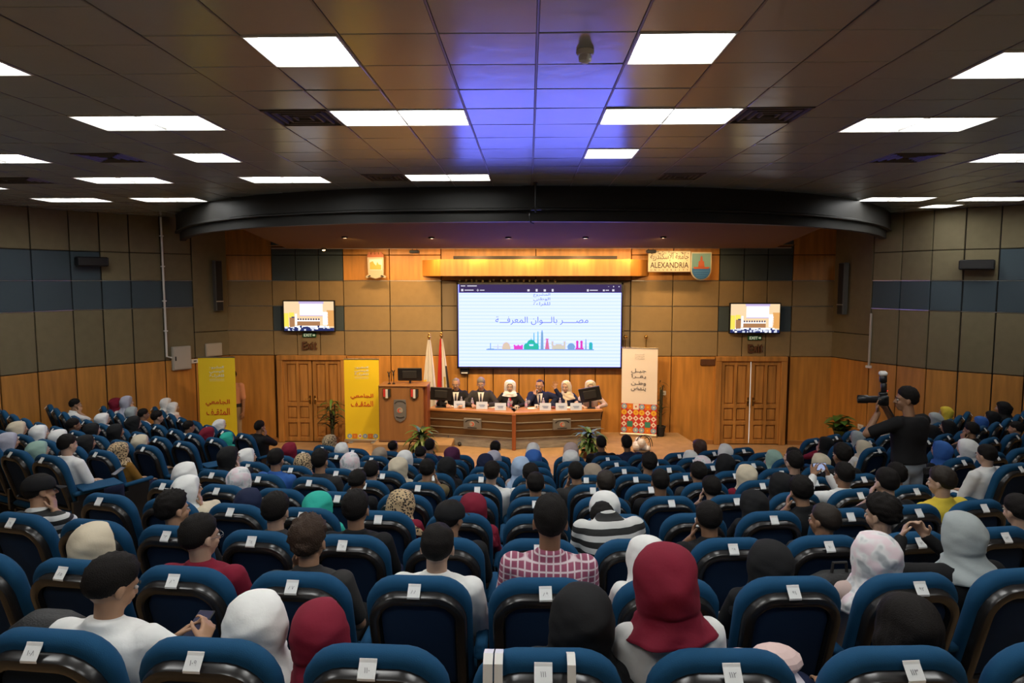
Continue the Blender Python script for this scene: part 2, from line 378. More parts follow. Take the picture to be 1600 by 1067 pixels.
# fascia
xs=[-8.25,-7.9,-7.2,-6.6,-6,-5.3,-4.7,-3.8,-2.8,-1.9,-1,0,1,1.9,2.8,3.8,4.7,5.3,6,6.6,7.2,7.9,8.25]
sm=lambda x:curve(x)*.5+.25*(curve(x-.6)+curve(x+.6))
pts=[Vector((x,sm(x),0)) for x in xs]
def offs(d,z):
    out=[]
    for i,p in enumerate(pts):
        t=(pts[min(i+1,len(pts)-1)]-pts[max(i-1,0)]).normalized(); n=Vector((t.y,-t.x,0)); out.append(p+n*d+Vector((0,0,z)))
    return out
zr=lambda r:EYE+r
m=MB(); m.loft([offs(0,ZC+.1),offs(0,zr(1.14)),offs(.03,zr(1.125)),offs(.03,zr(1.10)),offs(-.07,zr(1.09)),offs(-.07,zr(.93)),offs(-.2,zr(.93))],False,False,closed=False)
fa=tag(m.build('trim_2',FASC,smooth=30),kind='structure')
m=MB(); a=[p for p in offs(-.15,zr(.935)) if abs(p.x)<5.6]; b=[Vector((p.x*1.08,15.9,zr(.745))) for p in a]
for ed in (0,-1): m.loft([[a[ed],b[ed]],[Vector((a[ed].x,a[ed].y,ZC)),Vector((b[ed].x,b[ed].y,ZC))]],False,False,closed=False)
mid=[(p*.5+q*.5) for p,q in zip(a,b)]
m.loft([a,mid,b],False,False,closed=False)
m.loft([[Vector((x,15.9,z)) for x in (-6.0,6.0)] for z in (zr(.745),zr(.80))],False,False,closed=False)
m.loft([[Vector((x,yy,zr(.80))) for x in (-6.0,6.0)] for yy in (15.9,15.5)],False,False,closed=False)
so=tag(m.build('ceiling_soffit',SOFF),kind='structure')
m=MB(); m.box(-6.0,6.0,15.885,15.905,zr(.735),zr(.765)); m.build('edge_strip',mat('edge_strip',(.42,.36,.32),.35),so)
m=MB(); m.box(-6.0,6.0,15.5,17.1,5.30,5.34); m.build('cove_lid',SOFF,so)
# ---------------------------------------------------------------- downlights over the stage wall, fill lamps added in cove and soffit
def spot(parent,energy,size,blend,color,loc,target,rad=.05):
    l=bpy.data.lights.new('lamp','SPOT'); l.energy=energy; l.spot_size=size; l.spot_blend=blend; l.color=color; l.shadow_soft_size=rad
    o=bpy.data.objects.new('lamp',l); col.objects.link(o); o.parent=parent; o.location=loc
    o.rotation_euler=(Vector(target)).to_track_quat('-Z','Y').to_euler(); return o
WARM=(1,.56,.2)
bulb=emis('warm_bulb',(1,.62,.25),12)
def downlight(x,y,z,lab,energy,size,target,colr,drop=.045):
    t=thing('downlight',lab,'downlight',(x,y,z),0,'small warm downlights over the stage')
    m=MB(); m.lathe([(.055,.06),(.06,0),(.045,-.004),(.042,.05)],n=14); m.build('rim',FASC,t,smooth=True)
    m=MB(); m.ell((0,0,drop),(.036,.036,.014),10,6); m.build('bulb',bulb,t,smooth=True)
    spot(t,energy,size,1,colr,(0,0,-.03),target); return t
ords=['first','second','third','fourth','fifth','sixth','seventh','eighth','ninth','tenth']
ct=thing('cove_fill_strip','added warm fill strip, unseen in the slot above the stage wall','light',(.1,16.08,zr(.79)))  # strip added out of sight to even the warm light on the wall
m=MB(); m.box(-4.3,4.3,-.04,.04,.0,.03); m.build('tray',ALU,ct); m=MB(); m.box(-4.25,4.25,-.025,.025,-.012,.0); m.build('diffuser',emis('cove_glow',(1,.6,.26),2),ct)
l=bpy.data.lights.new('lamp','AREA'); l.shape='RECTANGLE'; l.size=8.4; l.size_y=.08; l.energy=COVE; l.color=(1,.60,.25); o=bpy.data.objects.new('lamp',l); col.objects.link(o); o.parent=ct; o.location=(0,0,-.03); o.rotation_euler=(math.radians(18),0,0)
dx=[-4.75,-3.6,-2.4,-1.2,0,1.2,2.4,3.5,4.55]
for i,x in enumerate(dx):
    e=WALL_SPOT*(1.25 if 1<=i<=6 else .85 if i!=8 else .5)
    downlight(x,15.84 if i==0 else 16.1,zr(.715) if i==0 else zr(.78),f'small warm downlight above the stage wall, {ords[i]} from the left',e,math.radians(140),(0,.5,-1),WARM,-.012 if i==0 else .03)
k=0
for y in (13.4,):  # unseen fill lamps added in the soffit to brighten the stage
    for x in (-3.6,-1.9,-.4,1.1,2.6):
        zz=zr(.935)-.19*(y-curve(x)-.0)/(15.9-curve(x)) -.02
        downlight(x,y,zz,f'added warm fill downlight in the brown soffit, {ords[k]} from the left',STAGE_FILL,math.radians(125),(0,.85,-1),(1,.70,.38)); k+=1
# ---------------------------------------------------------------- LED screen
YS=16.80
def sp(px,py,y=YS): return at(px,py,y)
def quad_px(m,x0,y0,x1,y1,y=YS):   # pixel rectangle on the plane at depth y
    a,b=sp(x0,y1,y),sp(x1,y0,y); m.box(a.x,b.x,y-.002,y+.001,a.z,b.z)
def poly_px(m,pts,y=YS): m.poly([(sp(*p,y).x,sp(*p,y).z) for p in pts],y-.002,y+.001)
a,b=sp(717,572.5),sp(971,444.5); SCX=(a.x+b.x)/2; SCZ=(a.z+b.z)/2
scr=thing('led_screen','large LED screen on the stage wall showing a coloured city skyline under dark lettering','screen',(SCX,YS,SCZ))
m=MB(); m.box(a.x-.04,b.x+.04,YS+.01,16.99,a.z-.04,b.z+.04); 
for (x0,x1,z0,z1) in ((a.x-.045,a.x,a.z-.045,b.z+.045),(b.x,b.x+.045,a.z-.045,b.z+.045),(a.x-.045,b.x+.045,a.z-.045,a.z),(a.x-.045,b.x+.045,b.z,b.z+.045)): m.box(x0,x1,YS-.02,YS+.02,z0,z1)
m.build('frame',BLACK,scr,world=True)
LEDW=emis('led_white',(.85,.97,5.6),1.0); LEDS=emis('led_line',(.69,.87,4.8),1.0)
m=MB(); m.box(a.x,b.x,YS,YS+.01,a.z,b.z)
face=m.build('screen_face',LEDW,scr,world=True)
m=MB()
for i in range(21):
    y=459.5+i*5.45; quad_px(m,717.3,y,970.7,y+1.3,YS-.001)
m.build('scan_lines',LEDS,face,world=False).location=-Vector(scr.location)
m=MB(); quad_px(m,717,444.5,971,457.3,YS-.002); bar=m.build('title_bar',emis('bar_purple',(.055,.035,.115),1),scr,world=True)
m=MB()
for (x0,y0,x1,y1) in ((720,446,727,447.4),(730,446,745,447.4),(720.5,451.5,724,455),(726,452.6,740,454),(744.5,453,748.5,453.7),(746.2,451.3,746.9,455.4),(750,452.8,757,454),(824,452,827.5,455.2),(837,451.6,840,455.5),(849.5,452,853,455.4),(862,451.6,865,455.6),(917,452,920,455.4),(921.5,452.8,934,454.2),(942,452.4,945,455),(946.5,452.8,951.5,454.2),(956.5,452,960,455.2),(950,447.6,952,448),(958,446.8,959.5,448.6),(966.5,447,968,448.6)): quad_px(m,x0,y0,x1,y1,YS-.005)
m.build('toolbar_icons',emis('icon_white',(.75,.72,.85),1),bar).location=-Vector(scr.location)
INK=emis('ink_slate',(.10,.14,.24),1)
def let_px(body,cx,cy,wpx,hpx,m_,parent,y=YS-.004,bold=0):
    p=sp(cx,cy,y); s=(at(900,500,y)-at(800,500,y)).x/100
    return lettering(body,p,wpx*s if wpx else None,hpx*s if hpx else None,m_,parent,bold=bold)
let_px(arabic('المشروع'),846.5,461,26,6,INK,scr); let_px(arabic('الوطني'),846.5,468,26,6.5,INK,scr); let_px(arabic('للقراءة'),846.5,475,26,6.5,INK,scr)
let_px(arabic('مصـــــر بالـــوان المعرفـــة'),846.5,501,145,13,INK,scr,bold=-.004)
sky=thing('x',None,None); bpy.data.objects.remove(sky)
def shape(name,rgb,fn):
    m=MB(); fn(m); return m.build(name,emis('sky_'+name,rgb,1),scr,world=True)
Y2=YS-.005
def R_(m,*q): quad_px(m,*q,Y2)
def D_(m,cx,by,r,h,n=10): poly_px(m,[(cx+r*math.cos(t),by-h*math.sin(t)) for t in [math.pi*k/n for k in range(n+1)]],Y2)
def T_(m,cx,by,w0,w1,ty): poly_px(m,[(cx-w0,by),(cx-w1,ty),(cx,ty-2),(cx+w1,ty),(cx+w0,by)],Y2)
shape('baseline',(.25,.42,.62),lambda m:R_(m,760,545.6,928,546.8))
shape('mast',(.2,.4,.72),lambda m:(R_(m,765.8,536,767,546),R_(m,762,544.6,772,546)))
shape('bridge',(.62,.66,.62),lambda m:(R_(m,770,541.3,785,542.2),T_(m,778,546,1,.5,539)))
shape('pale_dome',(.78,.62,.48),lambda m:(R_(m,784.5,541,798,546),D_(m,791,541,6,6.5)))
shape('palace_block',(.85,.08,.62),lambda m:(R_(m,803,540,817,546),R_(m,802.5,538.6,805,541),R_(m,808.5,538.6,811,541),R_(m,814.5,538.6,817,541)))
shape('great_mosque',(.04,.55,.42),lambda m:(R_(m,818.5,540.5,842,546),D_(m,830,538,7,7.5),D_(m,823,541,4.5,5),D_(m,837.5,541,4.5,5),R_(m,829.6,528,830.4,532)))
shape('minaret',(.06,.5,.45),lambda m:T_(m,834.3,540,.9,.6,521)); shape('minaret',(.06,.5,.45),lambda m:T_(m,840.6,540,.9,.6,519))
shape('tall_tower',(.22,.42,.66),lambda m:(T_(m,847,546,2.4,1.4,519),R_(m,846.2,516,847.8,520)))
shape('pink_tower',(.75,.20,.35),lambda m:(T_(m,855,546,3.6,1.6,532),R_(m,852.6,529,857.2,531)))
shape('pale_castle',(.72,.66,.55),lambda m:(R_(m,862,539,884,546),R_(m,861.5,533,865,540),R_(m,880.5,533,884,540),R_(m,868,537.4,878,540)))
shape('blue_dome',(.22,.42,.75),lambda m:(D_(m,892.5,543,6.2,7),R_(m,887,542.6,898,546)))
shape('twin_towers',(.80,.06,.50),lambda m:(T_(m,902,546,1.9,1.6,534),T_(m,908.6,546,1.9,1.6,534),D_(m,902,535,2.2,3),D_(m,908.6,535,2.2,3),R_(m,899,543.5,912,546.5)))
shape('spire',(.28,.45,.70),lambda m:T_(m,915.4,546,1.3,.7,531))
shape('teal_block',(.05,.52,.55),lambda m:(R_(m,920.3,536.5,926,546.5),R_(m,921,534.8,925.2,536.5)))
m=MB()
for i in range(17):
    p=at(718+i*9.2+rng.uniform(-2,2),438.5,16.9); m.box(p.x-.025,p.x+.025,16.86,16.95,p.z-.03,p.z+.03)
m.build('glint_blocks',BRASS,scr,world=True)  # brass blocks stand in for orange reflections along the screen top
r=thing('receiver_box','small black box with a pale strip under the left end of the LED screen','box',at(726,579,16.9))
m=MB(); p=r.location; m.bbox(-.11,.11,-.05,.08,-.08,.09,.01); m.build('case',BLACK,r); m=MB(); m.box(-.08,.08,-.056,-.048,-.065,-.035); m.build('label_strip',WHITE,r)
# ---------------------------------------------------------------- televisions above the doors
def tv(pa,pb,ya,yb,lab):
    Y=16.82; a,b=at(pa,yb,Y),at(pb,ya,Y); c=(a+b)/2
    t=thing('television',lab,'television',(c.x,Y,c.z),0,'wall televisions'); W,H=(b.x-a.x)/2,(b.z-a.z)/2
    m=MB(); m.bbox(-W-.03,W+.03,.003,.06,-H-.035,H+.03,.008); m.box(-.15,.15,.06,.155,-.1,.1); m.build('case',BLACK,t)
    m=MB(); mats=[emis(*q) for q in (('tv_cream',(.95,.70,.42),1.05),('tv_white',(1.3,1.3,1.3),1),('tv_brown',(.45,.22,.10),1),('tv_yellow',(1.0,.85,.12),1),('tv_navy',(.03,.04,.16),1),('tv_pale',(.75,.8,.95),1),('tv_orange',(.85,.42,.13),1),('tv_lilac',(.62,.5,.8),1))]
    def q(i,u0,v0,u1,v1,d=0): m.cur=i; m.box(-W+2*W*u0,-W+2*W*u1,-.001-d,.003,H-2*H*v1,H-2*H*v0)
    q(0,0,0,1,1); q(6,.86,.3,1,.85,.001); q(7,.3,.0,.8,.08,.001); q(1,.32,.08,.78,.47,.002); q(7,.32,.47,.78,.5,.002); q(3,.0,.4,.09,.88,.001); q(3,.1,.38,.2,.55,.001); q(2,.11,.55,.21,.88,.002); q(4,.15,.52,.21,.56,.003)
    q(1,.22,.42,.26,.8,.001); q(2,.26,.68,.72,.83,.002); q(1,.26,.64,.72,.68,.001); q(1,.78,.36,.88,.8,.001); q(1,.1,.83,.9,.9,.001)
    for i in range(9): q(4,.27+.052*i,.58,.295+.052*i,.64,.003)
    q(4,0,.9,1,1,.003)
    r=random.Random(int(pa))
    for i in range(34):
        u=r.uniform(0,.94); v=r.uniform(.82,.96); q(r.choice((4,4,5,1,5)),u,v,u+r.uniform(.03,.06),min(1,v+.07),.004+.0002*i)
    m.build('screen_image',mats,t); return t
tv(444.5,521,471,516.5,'wall television over the left door showing a bright picture of the stage')
tv(1141,1219,475,519.5,'wall television over the right door showing a bright picture of the stage')
GREEN=mat('exit_green',(.03,.13,.05),.4); LETG=mat('exit_letters',(.75,.85,.65),.5,emit=.35)
for (px,py,side) in ((483,523.5,'left'),(1179.5,528,'right')):
    p=at(px,py,16.93); t=thing('exit_sign',f'small green sign with pale EXIT letters under the {side} television','sign',p,0,'green exit signs')
    m=MB(); m.bbox(-.17,.17,0,.05,-.055,.055,.008); m.build('case',GREEN,t)
    lettering('EXIT',(-.03,-.004,0),.2,.07,LETG,t,world=False,bold=.01)
    m=MB(); m.poly([(.09,-.012),(.12,-.012),(.12,-.03),(.155,0),(.12,.03),(.12,.012),(.09,.012)],-.004,.001); m.build('arrow',LETG,t)
for (px,py,side) in ((484.5,540,'left'),(1181,544.5,'right')):
    p=at(px,py,16.95); t=thing('exit_lettering',f'dark wooden Exit letters on the panel above the {side} door','sign',p,0,'dark wooden exit lettering')
    for i,(ch,x,ww) in enumerate((('E',-.135,.11),('x',-.02,.1),('i',.06,.035),('t',.135,.07))):
        lettering(ch,(x,0,0 if ch=='E' else -.012 if ch=='x' else 0),ww,.2 if ch!='x' else .14,DARKW,t,world=False,bold=.02,thick=.05,name='letter')
# ---------------------------------------------------------------- emblem, name board and shield
IVORY=mat('ivory_board',(.40,.37,.29),.5); INKB=mat('ink_black',(.02,.016,.012),.5)
Y=16.75; c=at(587,414,Y); E_=thing('city_emblem','painted coat of arms with a crenellated top and ribbon foot, left of the screen','emblem',c)
k=(at(900,414,Y)-at(800,414,Y)).x/100
m=MB(); P=lambda pts:[((x-587)*k,(414-y)*k) for x,y in pts]
m.poly(P([(574,399),(600,399),(599.5,428),(597,432),(592,434.5),(581,434.5),(577,431),(575,427)]),-.015,.03); m.box(-.04,.04,.03,.225,-.05,.05); m.build('shield',IVORY,E_)
m=MB()
for x in (575.5,581.5,587.5,593.5): m.poly(P([(x,400),(x,394),(x+4,394),(x+4,400)]),-.02,.03)
m.poly(P([(574,402),(574,397.5),(600,397.5),(600,402)]),-.022,.03); m.build('crenels',mat('brick_red',(.34,.10,.04),.6),E_)
m=MB(); m.poly(P([(577,405),(597.5,405),(597,422),(577.5,422)]),-.02,-.012); m.build('field',mat('emblem_blue',(.42,.55,.55),.5),E_)
m=MB(); m.poly(P([(578,421),(578,410),(583,408),(585,412),(588,415),(590,409),(592,413),(596,414),(596,421)]),-.023,-.018); m.build('skyline_relief',mat('emblem_orange',(.65,.30,.06),.5),E_)
m=MB(); m.poly(P([(571,432),(577,428),(581,431.5),(587,432.5),(593,431.5),(597,428),(604,432),(602,434.5),(596,432.5),(587,435.5),(578,432.5),(573,434.5)]),-.035,0); m.build('ribbon',IVORY,E_)
m=MB(); m.poly(P([(574,432.2),(578,429.6),(580,431.3),(576,433)]),-.038,-.034); m.poly(P([(594,431.3),(597,429.6),(601,432.2),(598,433)]),-.038,-.034); m.build('ribbon_marks',INKB,E_)
Y=16.55; c=at(1046,408.5,Y); k=(at(1100,410,Y)-at(1000,410,Y)).x/100
t=thing('name_board','cream name board with dark Arabic writing over ALEXANDRIA UNIVERSITY','sign',c)
m=MB(); m.bbox(-33*k,33*k,0,.06,-16.5*k,16.5*k,.01); m.box(-.2,.2,.06,.425,-.05,.05); m.build('board',IVORY,t)
lettering(arabic('جامعة الإسكندرية'),(0,-.003,6.5*k),60*k,13*k,INKB,t,world=False,bold=.004)
m=MB()
for i in range(26):
    x=rng.uniform(-30,30); z=rng.uniform(11,15); m.box((x)*k,(x+rng.uniform(1,3))*k,-.003,.001,z*k,(z+.8)*k,Matrix.Rotation(0,4,'Y'))
m.build('calligraphy_marks',INKB,t)
lettering('ALEXANDRIA',(0,-.003,-5.6*k),60*k,9*k,INKB,t,world=False,bold=.012); [lettering(ch,((-28.4+6.31*i)*k,-.003,-13.2*k),None if ch!='I' else .6*k,2.8*k,INKB,t,world=False,bold=.01,name='letter') for i,ch in enumerate('UNIVERSITY')]
c=at(1095.5,415.5,Y); s_=thing('university_shield','shield with a red lighthouse over blue waves beside the name board','emblem',c)
P=lambda pts:[((x-1095.5)*k,(415.5-y)*k) for x,y in pts]
arc=[(1095.5+16*math.cos(t),421+17*math.sin(t)) for t in [math.pi*j/12 for j in range(13)]]
m=MB(); m.poly(P([(1111.5,394)]+arc+[(1079.5,394)]),0,.05); m.box(-.08,.08,.05,.425,-.05,.05); m.build('rim',IVORY,s_)
arc2=[(1095.5+14.6*math.cos(t),421+15.4*math.sin(t)) for t in [math.pi*j/12 for j in range(13)]]
m=MB(); m.poly(P([(1110.1,396)]+arc2+[(1080.9,396)]),-.012,0); m.build('field',mat('shield_teal',(.09,.20,.22),.45),s_)
m=MB(); m.poly(P([(1109.9,419.5)]+[(1095.5+14.2*math.cos(t),421+15*math.sin(t)) for t in [math.pi*j/12 for j in range(13)]]+[(1081.1,419.5)]),-.02,-.01); m.build('sea',mat('shield_blue',(.02,.09,.27),.45),s_)
m=MB(); m.poly(P([(1090.5,417.5),(1091.5,408),(1093.5,408),(1094,402),(1095.5,399.5),(1097,402),(1097.5,408),(1099.5,408),(1100.5,417.5)]),-.024,-.01); m.poly(P([(1083,417),(1109,417),(1106.5,420),(1084.5,420)]),-.024,-.01); m.build('lighthouse',mat('lighthouse_red',(.26,.06,.025),.5),s_)
m=MB()
for j,(w_,y) in enumerate(((12,423.5),(11,427),(8.5,430.5),(5,433.5))): m.poly(P([(1095.5-w_,y),(1095.5+w_,y),(1095.5+w_,y+.8),(1095.5-w_,y+.8)]),-.023,-.02)
m.build('waves',mat('shield_wave',(.05,.17,.36),.45),s_)
# ---------------------------------------------------------------- speakers, boxes and pipes on the side walls
def on_wall(px,py,pts):
    """point of a polyline wall seen at a pixel, with the inward normal"""
    best=None
    for a,b in zip(pts[:-1],pts[1:]):
        for t in np.linspace(0,1,60):
            x,y=a[0]+(b[0]-a[0])*t,a[1]+(b[1]-a[1])*t; p=at(px,py,y)
            d=abs(p.x-x)
            if best is None or d<best[0]:
                dd=Vector((b[0]-a[0],b[1]-a[1],0)).normalized(); n=Vector((-dd.y,dd.x,0)); best=(d,Vector((x,y,p.z)),n)
    _,p,n=best
    if n.x*p.x>0: n=-n
    return p,n,math.atan2(n.y,n.x)+math.pi/2
def wall_thing(name,lab,cat,px,py,pts,out=0,group=None):
    p,n,rz=on_wall(px,py,pts); return thing(name,lab,cat,p+n*out,rz,group)   # local -y looks into the room
for (px,py,pts,side) in ((337,446.5,LEFT,'left'),(1323,451,RIGHT,'right')):
    t=wall_thing('column_speaker',f'tall black column loudspeaker on the {side} side wall near the corner','speaker',px,py,pts,.02,'column loudspeakers')
    m=MB(); m.bbox(-.095,.095,-.16,-.02,-.62,.62,.012); m.build('cabinet',mat('speaker_grey',(.10,.095,.085),.5),t)
    m=MB(); m.bbox(-.075,.075,-.172,-.155,-.36,.6,.006); m.bbox(-.075,.075,-.172,-.155,-.6,-.40,.006); m.build('grille',BLACKM,t)
    m=MB(); m.box(-.09,.09,-.175,-.16,-.39,-.372); m.build('badge_strip',ALU,t)
    for z in (.13,-.53):
        m=MB(); m.tube([(-.03,.0,z),(-.03,-.05,z)],.012,6); m.tube([(.03,.0,z),(.03,-.05,z)],.012,6); m.build('bracket',CHROME,t)
for (px,py,pts,side) in ((139,409,LEFT,'left'),(1527,414,RIGHT,'right')):
    t=wall_thing('wall_speaker',f'small black loudspeaker box high on the {side} side wall','speaker',px,py,pts,.02,'small wall loudspeakers')
    m=MB(); m.bbox(-.30,.30,-.26,-.04,-.10,.10,.02); m.build('cabinet',BLACK,t)
    m=MB(); m.box(-.26,.26,-.268,-.255,-.07,.07); m.build('grille',BLACKM,t); m=MB(); m.tube([(0,.0,0),(0,-.06,0)],.03,8); m.build('bracket',BLACK,t)
PALE=mat('painted_steel',(.46,.44,.38),.45)
t=wall_thing('fuse_box','grey white fuse box with a small lock on the left wall by the yellow banner','box',281,559,LEFT,.02)
m=MB(); m.bbox(-.22,.22,-.09,-.01,-.28,.28,.012); m.build('case',PALE,t); m=MB(); m.bbox(-.2,.2,-.105,-.088,-.26,.26,.006); m.build('door',PALE,t); m=MB(); m.box(-.17,-.145,-.118,-.1,-.05,.05); m.build('latch',BLACK,t)
t=wall_thing('junction_box','beige blank junction box above the far left yellow banner','box',332,546,LEFT,.02)
m=MB(); m.bbox(-.21,.21,-.05,-.005,-.16,.16,.01); m.build('case',PALE,t); m=MB(); m.bbox(-.19,.19,-.058,-.048,-.14,.14,.004); m.build('lid',PALE,t)
t=wall_thing('thermostat','little white control unit with dark display beside the fuse box','control',303,564,LEFT,.02)
m=MB(); m.bbox(-.08,.08,-.04,-.005,-.05,.05,.008); m.build('case',WHITE,t); m=MB(); m.box(-.03,.04,-.044,-.038,-.012,.016); m.build('display',BLACK,t)
t=wall_thing('conduit','long white pipe running down the left wall to the fuse box','pipe',254,450,LEFT,.05)
m=MB(); zt=5.55-t.location.z; m.tube([(0,-.02,zt),(0,-.02,0),(.0,-.02,2.32-t.location.z),(.17,-.02,2.26-t.location.z)],.024,8); m.build('pipe',WHITE,t,smooth=True)
m=MB()
for z in (1.2,.5,-.3,-1.0): m.bbox(-.04,.04,-.05,.02,z-.015,z+.015,.005)
m.build('clamp',WHITE,t)
t=wall_thing('cable_duct','short pale cable duct on the right side wall','pipe',1361,529,RIGHT,.03)
m=MB(); m.bbox(-.022,.022,-.03,.0,-.62,.58,.006); m.build('duct',PALE,t); m=MB(); m.bbox(-.07,.07,-.045,.0,-.68,-.62,.008); m.build('end_cap',WHITE,t)
for (px,py,Y,lab) in ((1037,614,16.97,'upper white wall socket right of the white banner'),(1036,672,16.97,'lower white wall socket near the floor by the white banner')):
    p=at(px,py,Y); p.z=max(p.z,.42); t=thing('wall_socket',lab,'socket',p,0,'white wall sockets')
    m=MB(); m.bbox(-.055,.055,-.012,.012,-.055,.055,.006); m.build('plate',WHITE,t); m=MB(); m.box(-.02,.02,-.016,-.01,-.02,.02); m.build('rocker',PALE,t)
t=wall_thing('wall_socket','white wall socket low on the right wall beside the potted plant','socket',1346,667,RIGHT,.015,'white wall sockets')
m=MB(); m.bbox(-.08,.08,-.025,.0,-.06,.06,.006); m.build('plate',WHITE,t); m=MB(); m.box(-.03,.03,-.03,-.024,-.02,.02); m.build('rocker',PALE,t)
p=at(1107,566,16.97); t=thing('sign_plate','narrow dark wooden plate on the wall left of the right door','plate',p); m=MB(); m.bbox(-.2,.2,-.03,.01,-.08,.08,.012); m.build('board',DARKW,t)
# smoke detector and rod hanging from the ceiling
t=thing('smoke_detector','round white smoke detector under the purple lit ceiling tiles','detector',(.36,4.55,ZC-.002))
m=MB(); m.lathe([(.056,.0),(.058,-.02),(.05,-.032)],n=18); m.build('base',WHITE,t,smooth=True); m=MB(); m.lathe([(.036,-.03),(.042,-.045),(.04,-.07),(.018,-.085)],n=16); m.build('sensor_head',WHITE,t,smooth=True)
t=thing('hanging_rod','thin dark rod with a hook hanging at the centre of the ceiling fascia','rod',(.10,10.45,ZC))
m=MB(); m.tube([(0,0,.0),(0,0,-.45)],.014,8); m.lathe([(.03,-.0),(.03,-.02)],n=10); m.build('pole',BLACK,t)
m=MB(); m.tube([(0,0,-.36),(-.07,0,-.40),(-.09,0,-.50),(-.07,0,-.60),(-.02,0,-.62)],.012,6); m.box(-.06,.09,-.02,.02,-.42,-.39); m.build('hook',BLACK,t)
for (px,py,lab) in ((648,390,'small black spotlight hung from the soffit left of the pelmet'),(1017,392,'small black spotlight hung from the soffit by the name board')):
    p=at(px,py,15.96); p.z=min(p.z,EYE+.72); t=thing('stage_spotlight',lab,'spotlight',(p.x,15.96,EYE+.74),0); m=MB(); m.tube([(-.05,0,0),(-.05,0,-.07)],.008,6); m.tube([(.05,0,0),(.05,0,-.07)],.008,6); m.build('yoke',BLACK,t); m=MB(); m.bbox(-.11,.11,-.1,.06,-.11,-.03,.015); m.build('body',BLACK,t)
# ---------------------------------------------------------------- roll-up banners
YEL=mat('banner_yellow',(.92,.66,.02),.5); WB=mat('banner_white',(.80,.72,.64),.5); RED=mat('print_red',(.62,.05,.015),.5); WPR=mat('print_white',(.82,.80,.62),.5)
def banner(lab,x,y,z,W,H,m_,rz):
    t=thing('roll_up_banner',lab,'banner',(x,y,z),rz)
    m=MB(); m.loft([[(-W/2,-.004+.004*math.sin(j*1.7),.07+H*j/8) for j in (i,)]+[(W/2,-.004+.004*math.sin(i*1.7),.07+H*i/8),(W/2,.004,.07+H*i/8),(-W/2,.004,.07+H*i/8)] for i in range(9)]); m.build('panel',m_,t)
    m=MB(); m.bbox(-W/2-.02,W/2+.02,-.06,.06,.0,.075,.015); m.build('base',ALU,t)
    for s in (-1,1):
        m=MB(); m.bbox(s*W*.32-.05,s*W*.32+.05,-.16,.16,.0,.014,.005); m.build('foot',ALU,t)
    m=MB(); m.bbox(-W/2-.006,W/2+.006,-.014,.014,.07+H-.012,.07+H+.014,.005); m.build('top_rail',ALU,t)
    m=MB(); m.tube([(0,.03,.05),(0,.02,.07+H)],.008,6); m.build('pole',ALU,t)
    return t
def ytext(t,H,W):
    for i,s in enumerate(('المشروع','الوطني','للقراءة')): lettering(arabic(s),(0,-.014,.07+H*(.895-.042*i)),W*.40,H*.036,WPR,t,world=False,bold=.03)
    m=MB(); m.box(-W*.2,W*.2,-.012,-.008,.07+H*.775,.07+H*.778); m.box(-W*.2,W*.2,-.012,-.008,.07+H*.76,.07+H*.762); m.build('small_print_line',WPR,t)
    lettering(arabic('الجامعي'),(0,-.014,.07+H*.535),W*.66,H*.07,RED,t,world=False,bold=.01); lettering(arabic('المثقـف'),(0,-.014,.07+H*.445),W*.64,H*.072,RED,t,world=False,bold=.01)
def motifs(t,W,z0,rows,cell,seed,bg=None):
    cs=[mat('print_'+n,c,.5) for n,c in (('orange',(.72,.20,.02)),('pale',(.82,.74,.62)),('blue',(.28,.42,.55)),('gold',(.80,.45,.03)),('green',(.04,.24,.17)),('crimson',(.55,.04,.03)))]
    m=MB(); n=int(round(W/cell)); cw=W/n; r=random.Random(seed)
    if bg is not None: m.cur=bg; m.box(-W/2,W/2,-.0105,-.008,z0,z0+rows*cell)
    pat=[2,0,1,2,0,2],[3,1,3,3,1,3],[1,1,1,1,1,1],[1,4,1,1,4,1],[2,0,2,2,0,2]
    for j in range(rows):
        for i in range(n):
            c=pat[(rows-1-j)%5][i%6]; x=-W/2+(i+.5)*cw; z=z0+(j+.5)*cell; a,b=cw*.48,cell*.48; m.cur=c
            if c==1 and j<rows-1 or (c==1 and rows==1): pts=[(x-a,z),(x,z-b),(x+a,z),(x,z+b)]
            elif c in (2,3): pts=[(x+a*math.cos(q),z+b*math.sin(q)) for q in [2*math.pi*k/8 for k in range(8)]]
            else: pts=[(x-a,z-b),(x+a,z-b),(x+a,z+b),(x-a,z+b)]
            m.poly(pts,-.0125,-.009)
            if c!=4:
                m.cur={0:3,1:5,2:1,3:0}[c]; a*=.4;b*=.4; m.poly([(x-a,z),(x,z-b),(x+a,z),(x,z+b)],-.0135,-.012)
    m.build('printed_pattern',cs,t)
p=at(567,690,15.8); t=banner('yellow roll-up banner with red Arabic lettering beside the wooden lectern',p.x,15.8,STZ,.82,1.90,YEL,0); ytext(t,1.90,.82); motifs(t,.74,.085,1,.115,3)
p=at(341,640,15.4); t=banner('yellow roll-up banner with red Arabic lettering against the left wall',p.x,15.4,0,.83,2.27,YEL,math.radians(4)); ytext(t,2.27,.83)
p=at(996,672,16.6); t=banner('white roll-up banner with dark Arabic lettering over a colourful tiled pattern',p.x+.02,16.55,STZ,.86,2.1,WB,math.radians(-17)); W,H=.86,2.1
GR=mat('print_grey',(.10,.10,.11),.5); GRL=mat('print_palegrey',(.42,.39,.36),.5)
for i,s in enumerate(('المشروع','الوطني','للقراءة')): lettering(arabic(s),(0,-.014,.07+H*(.925-.025*i)),W*.26,H*.02,GRL,t,world=False)
for s,zz in (('جيـل',.735),('يقـرأ',.672),('وطـن',.59),('ينهض',.525)): lettering(arabic(s),(-.02,-.014,.07+H*zz),W*.42,H*.055,GR,t,world=False,bold=.006)
motifs(t,W,.08,5,.145,5,bg=5)
